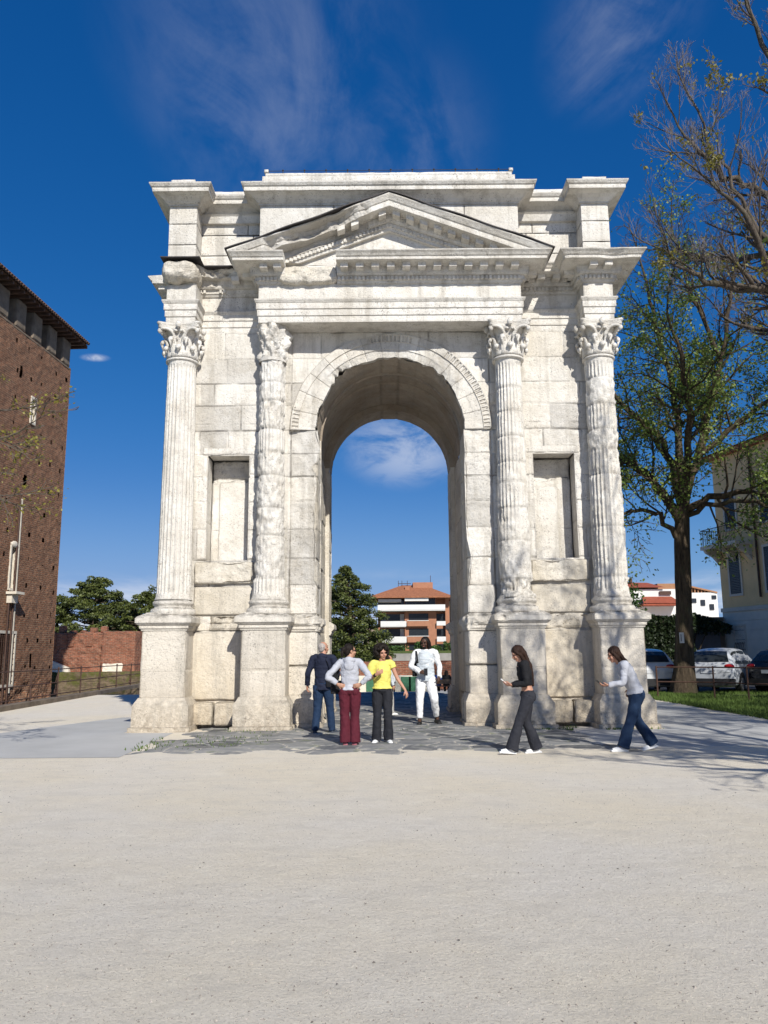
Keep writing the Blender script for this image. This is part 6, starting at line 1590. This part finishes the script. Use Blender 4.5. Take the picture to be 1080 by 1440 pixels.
# 8 far boy in white shirt, 9 and 10 seated on the bench (lower terrace)
TZ = -.77
person((.28, 27.6, TZ), R(70), 'boy in a white shirt standing far beyond the arch by the cream wall', 1.38, SK2, vox=.013, top=dict(mat=WHT, name='shirt', ease=.02, sleeve=.6), bottom=dict(mat=CHAR, ease=.015), shoes=KSH, hairf=hair_short(HB))
def sit(x, y, label, mat, hf, rz_=0):
    q = dict(pel=(0, 0, .50), wai=(0, -.02, .66), che=(0, 0, .86), nb=(0, .02, 1.03), hd=(0, .05, 1.175), shL=(-.17, 0, .98), shR=(.17, 0, .98), elL=(-.24, .05, .72), elR=(.24, .05, .72), wrL=(-.13, .26, .62), wrR=(.13, .26, .62), hdL=(.3, 1, -.1), hdR=(-.3, 1, -.1), pnL=(0, 0, -1), pnR=(0, 0, -1),
             hipL=(-.09, .0, .50), hipR=(.09, .0, .50), knL=(-.11, .42, .50), knR=(.11, .42, .50), anL=(-.11, .42, .085), anR=(.11, .42, .085))
    person((x, y, TZ), rz_, label, 1.68, SK1, vox=.013, pose=q, top=dict(mat=mat, name='jacket', ease=.035, hem=-.2), bottom=dict(mat=CHAR, ease=.014), shoes=KSH, hairf=hf, seated=True)
sit(2.72, 28.1, 'seated person in a bright blue jacket on the left half of the far bench', BLU, hair_short(HB), R(4))
sit(3.20, 28.1, 'seated person with long dark hair on the right half of the far bench', BLK, hair_long(HB, [(0, -.08, -.05), (0, -.1, -.2), (0, -.1, -.3)], [.06, .075, .075, .07, .05]), R(-6))

# ================================================================= CAMERA, SUN, SKY
cam = bpy.data.cameras.new('camera'); co_ = bpy.data.objects.new('camera', cam); COL.objects.link(co_)
FPX = 1130.0
cam.sensor_fit = 'VERTICAL'; cam.sensor_height = 36; cam.sensor_width = 27; cam.lens = 36*FPX/1440
cam.clip_start = .05; cam.clip_end = 5000
co_.location = (-.165, -17.1, 1.52)
co_.rotation_euler = (Matrix.Rotation(R(90+9.9), 4, 'X') @ Matrix.Rotation(R(-.45), 4, 'Z')).to_euler()
scene.camera = co_
scene.render.resolution_x = 768; scene.render.resolution_y = 1024
EL, AZ = R(36.5), R(20)          # azimuth to the right of straight behind the camera
sd = Vector((math.sin(AZ)*math.cos(EL), -math.cos(AZ)*math.cos(EL), math.sin(EL)))
sun = bpy.data.lights.new('sun', 'SUN'); so = bpy.data.objects.new('sun', sun); COL.objects.link(so)
sun.energy = 4.5; sun.angle = R(.53); sun.color = (1, .965, .89)
so.rotation_euler = sd.to_track_quat('Z', 'Y').to_euler()
w = bpy.data.worlds.new('World'); scene.world = w; w.use_nodes = True
nt = w.node_tree; nt.nodes.clear()
def N(t, **k):
    o = nt.nodes.new(t)
    for a, b in k.items(): setattr(o, a, b)
    return o
L = nt.links.new
out = N('ShaderNodeOutputWorld'); bg = N('ShaderNodeBackground'); L(bg.outputs[0], out.inputs[0])
sky = N('ShaderNodeTexSky'); sky.sky_type = 'NISHITA'; sky.sun_disc = False; sky.sun_elevation = EL
sky.sun_rotation = math.atan2(sd.x, sd.y); sky.air_density = 1.0; sky.dust_density = .25; sky.ozone_density = 2.2; sky.altitude = 60
hs = N('ShaderNodeHueSaturation'); hs.inputs['Saturation'].default_value = 1.22
L(sky.outputs[0], hs.inputs['Color'])
def M2(op, a, b=0.0, c=None):
    o = N('ShaderNodeMath'); o.operation = op
    for i, v in enumerate((a, b)):
        if hasattr(v, 'links'): L(v, o.inputs[i])
        else: o.inputs[i].default_value = v
    return o.outputs[0]
s3 = N('ShaderNodeSeparateColor'); L(hs.outputs[0], s3.inputs[0]); skyc = N('ShaderNodeCombineColor')
for i_, (A_s, p_s) in enumerate(((1.18, 1.65), (.509, .81), (.774, .665))):   # a clearer, deeper blue air
    L(M2('MULTIPLY', M2('POWER', M2('MULTIPLY', s3.outputs[i_], .085), p_s), A_s/.085/1.19), skyc.inputs[i_])
# thin cirrus: noise over the sky direction projected on a plane far above
tc = N('ShaderNodeTexCoord'); sp = N('ShaderNodeSeparateXYZ'); L(tc.outputs['Generated'], sp.inputs[0])
def M2(op, a, b=0.0, c=None):
    o = N('ShaderNodeMath'); o.operation = op
    for i, v in enumerate((a, b)):
        if hasattr(v, 'links'): L(v, o.inputs[i])
        else: o.inputs[i].default_value = v
    return o.outputs[0]
zz_ = M2('ADD', M2('MAXIMUM', sp.outputs[2], 0.0), .06)
cx = M2('DIVIDE', sp.outputs[0], zz_); cy = M2('DIVIDE', sp.outputs[1], zz_)
cb = N('ShaderNodeCombineXYZ'); L(cx, cb.inputs[0]); L(cy, cb.inputs[1])
def noise(scale, detail, rough, mapscale, rot=0, dist=0, loc=(0, 0, 0)):
    mp = N('ShaderNodeMapping'); mp.inputs['Scale'].default_value = mapscale; mp.inputs['Rotation'].default_value = (0, 0, rot); mp.inputs['Location'].default_value = loc
    L(cb.outputs[0], mp.inputs[0])
    n = N('ShaderNodeTexNoise'); n.inputs['Scale'].default_value = scale; n.inputs['Detail'].default_value = detail; n.inputs['Roughness'].default_value = rough; n.inputs['Distortion'].default_value = dist
    L(mp.outputs[0], n.inputs['Vector']); return n.outputs['Fac']
def rmp(v, a, b):
    o = N('ShaderNodeMapRange'); o.interpolation_type = 'SMOOTHSTEP'; o.inputs[1].default_value = a; o.inputs[2].default_value = b; L(v, o.inputs[0]); return o.outputs[0]
def blob(x0, y0, rx, ry):     # soft footprint of one cloud in sky-plane coordinates
    a = M2('DIVIDE', M2('SUBTRACT', cx, x0), rx); b = M2('DIVIDE', M2('SUBTRACT', cy, y0), ry)
    d = M2('SQRT', M2('ADD', M2('MULTIPLY', a, a), M2('MULTIPLY', b, b)))
    o = N('ShaderNodeMapRange'); o.interpolation_type = 'SMOOTHSTEP'; o.inputs[1].default_value = 1.0; o.inputs[2].default_value = .15; L(d, o.inputs[0]); return o.outputs[0]
streak = noise(2.0, 8, .60, (2.2, .8, 1), .55, 1.2)
fine = noise(6.5, 8, .65, (1.3, .8, 1), .5, .5, (3, 1, 0))
puff = noise(2.6, 8, .62, (1.4, .8, 1), .2, .5, (3, 1, 0))
tx = M2('ADD', M2('MULTIPLY', streak, .7), M2('MULTIPLY', fine, .3))
t1 = M2('MULTIPLY', M2('MAXIMUM', blob(-.17, 1.2, .30, .50), M2('MULTIPLY', blob(.02, 1.35, .22, .34), .8)), rmp(tx, .38, .66))
t2 = M2('MULTIPLY', blob(.36, 1.04, .14, .26), rmp(tx, .40, .66))
t3 = M2('MULTIPLY', blob(.10, 3.15, .34, .75), rmp(puff, .34, .62))
t4 = M2('MULTIPLY', blob(-.835, 2.22, .05, .035), rmp(fine, .30, .60))
low = M2('MULTIPLY', rmp(noise(.40, 6, .6, (1, .5, 1), 0, 0, (5, 2, 0)), .46, .62), rmp(sp.outputs[2], .11, .05))
cloud = M2('MAXIMUM', M2('MAXIMUM', M2('MULTIPLY', t1, .13), M2('MULTIPLY', t2, .18)), M2('MAXIMUM', M2('MULTIPLY', t3, .42), M2('MAXIMUM', M2('MULTIPLY', t4, .55), M2('MULTIPLY', low, .7))))
mx = N('ShaderNodeMix'); mx.data_type = 'RGBA'; mx.inputs[7].default_value = (7.6, 7.9, 8.6, 1)
hz = N('ShaderNodeMix'); hz.data_type = 'RGBA'; hz.inputs[7].default_value = (.13/.085/1.25, .40/.085/1.25, .70/.085/1.25, 1)
L(M2('MULTIPLY', rmp(sp.outputs[2], .22, -.03), .9), hz.inputs[0]); L(skyc.outputs[0], hz.inputs[6])
L(cloud, mx.inputs[0]); L(hz.outputs[2], mx.inputs[6]); L(mx.outputs[2], bg.inputs[0])
bg.inputs[1].default_value = .085
vs_ = scene.view_settings; vs_.view_transform = 'Standard'; vs_.look = 'None'; vs_.gamma = 1; vs_.exposure = 0.32
scene.render.engine = 'CYCLES'
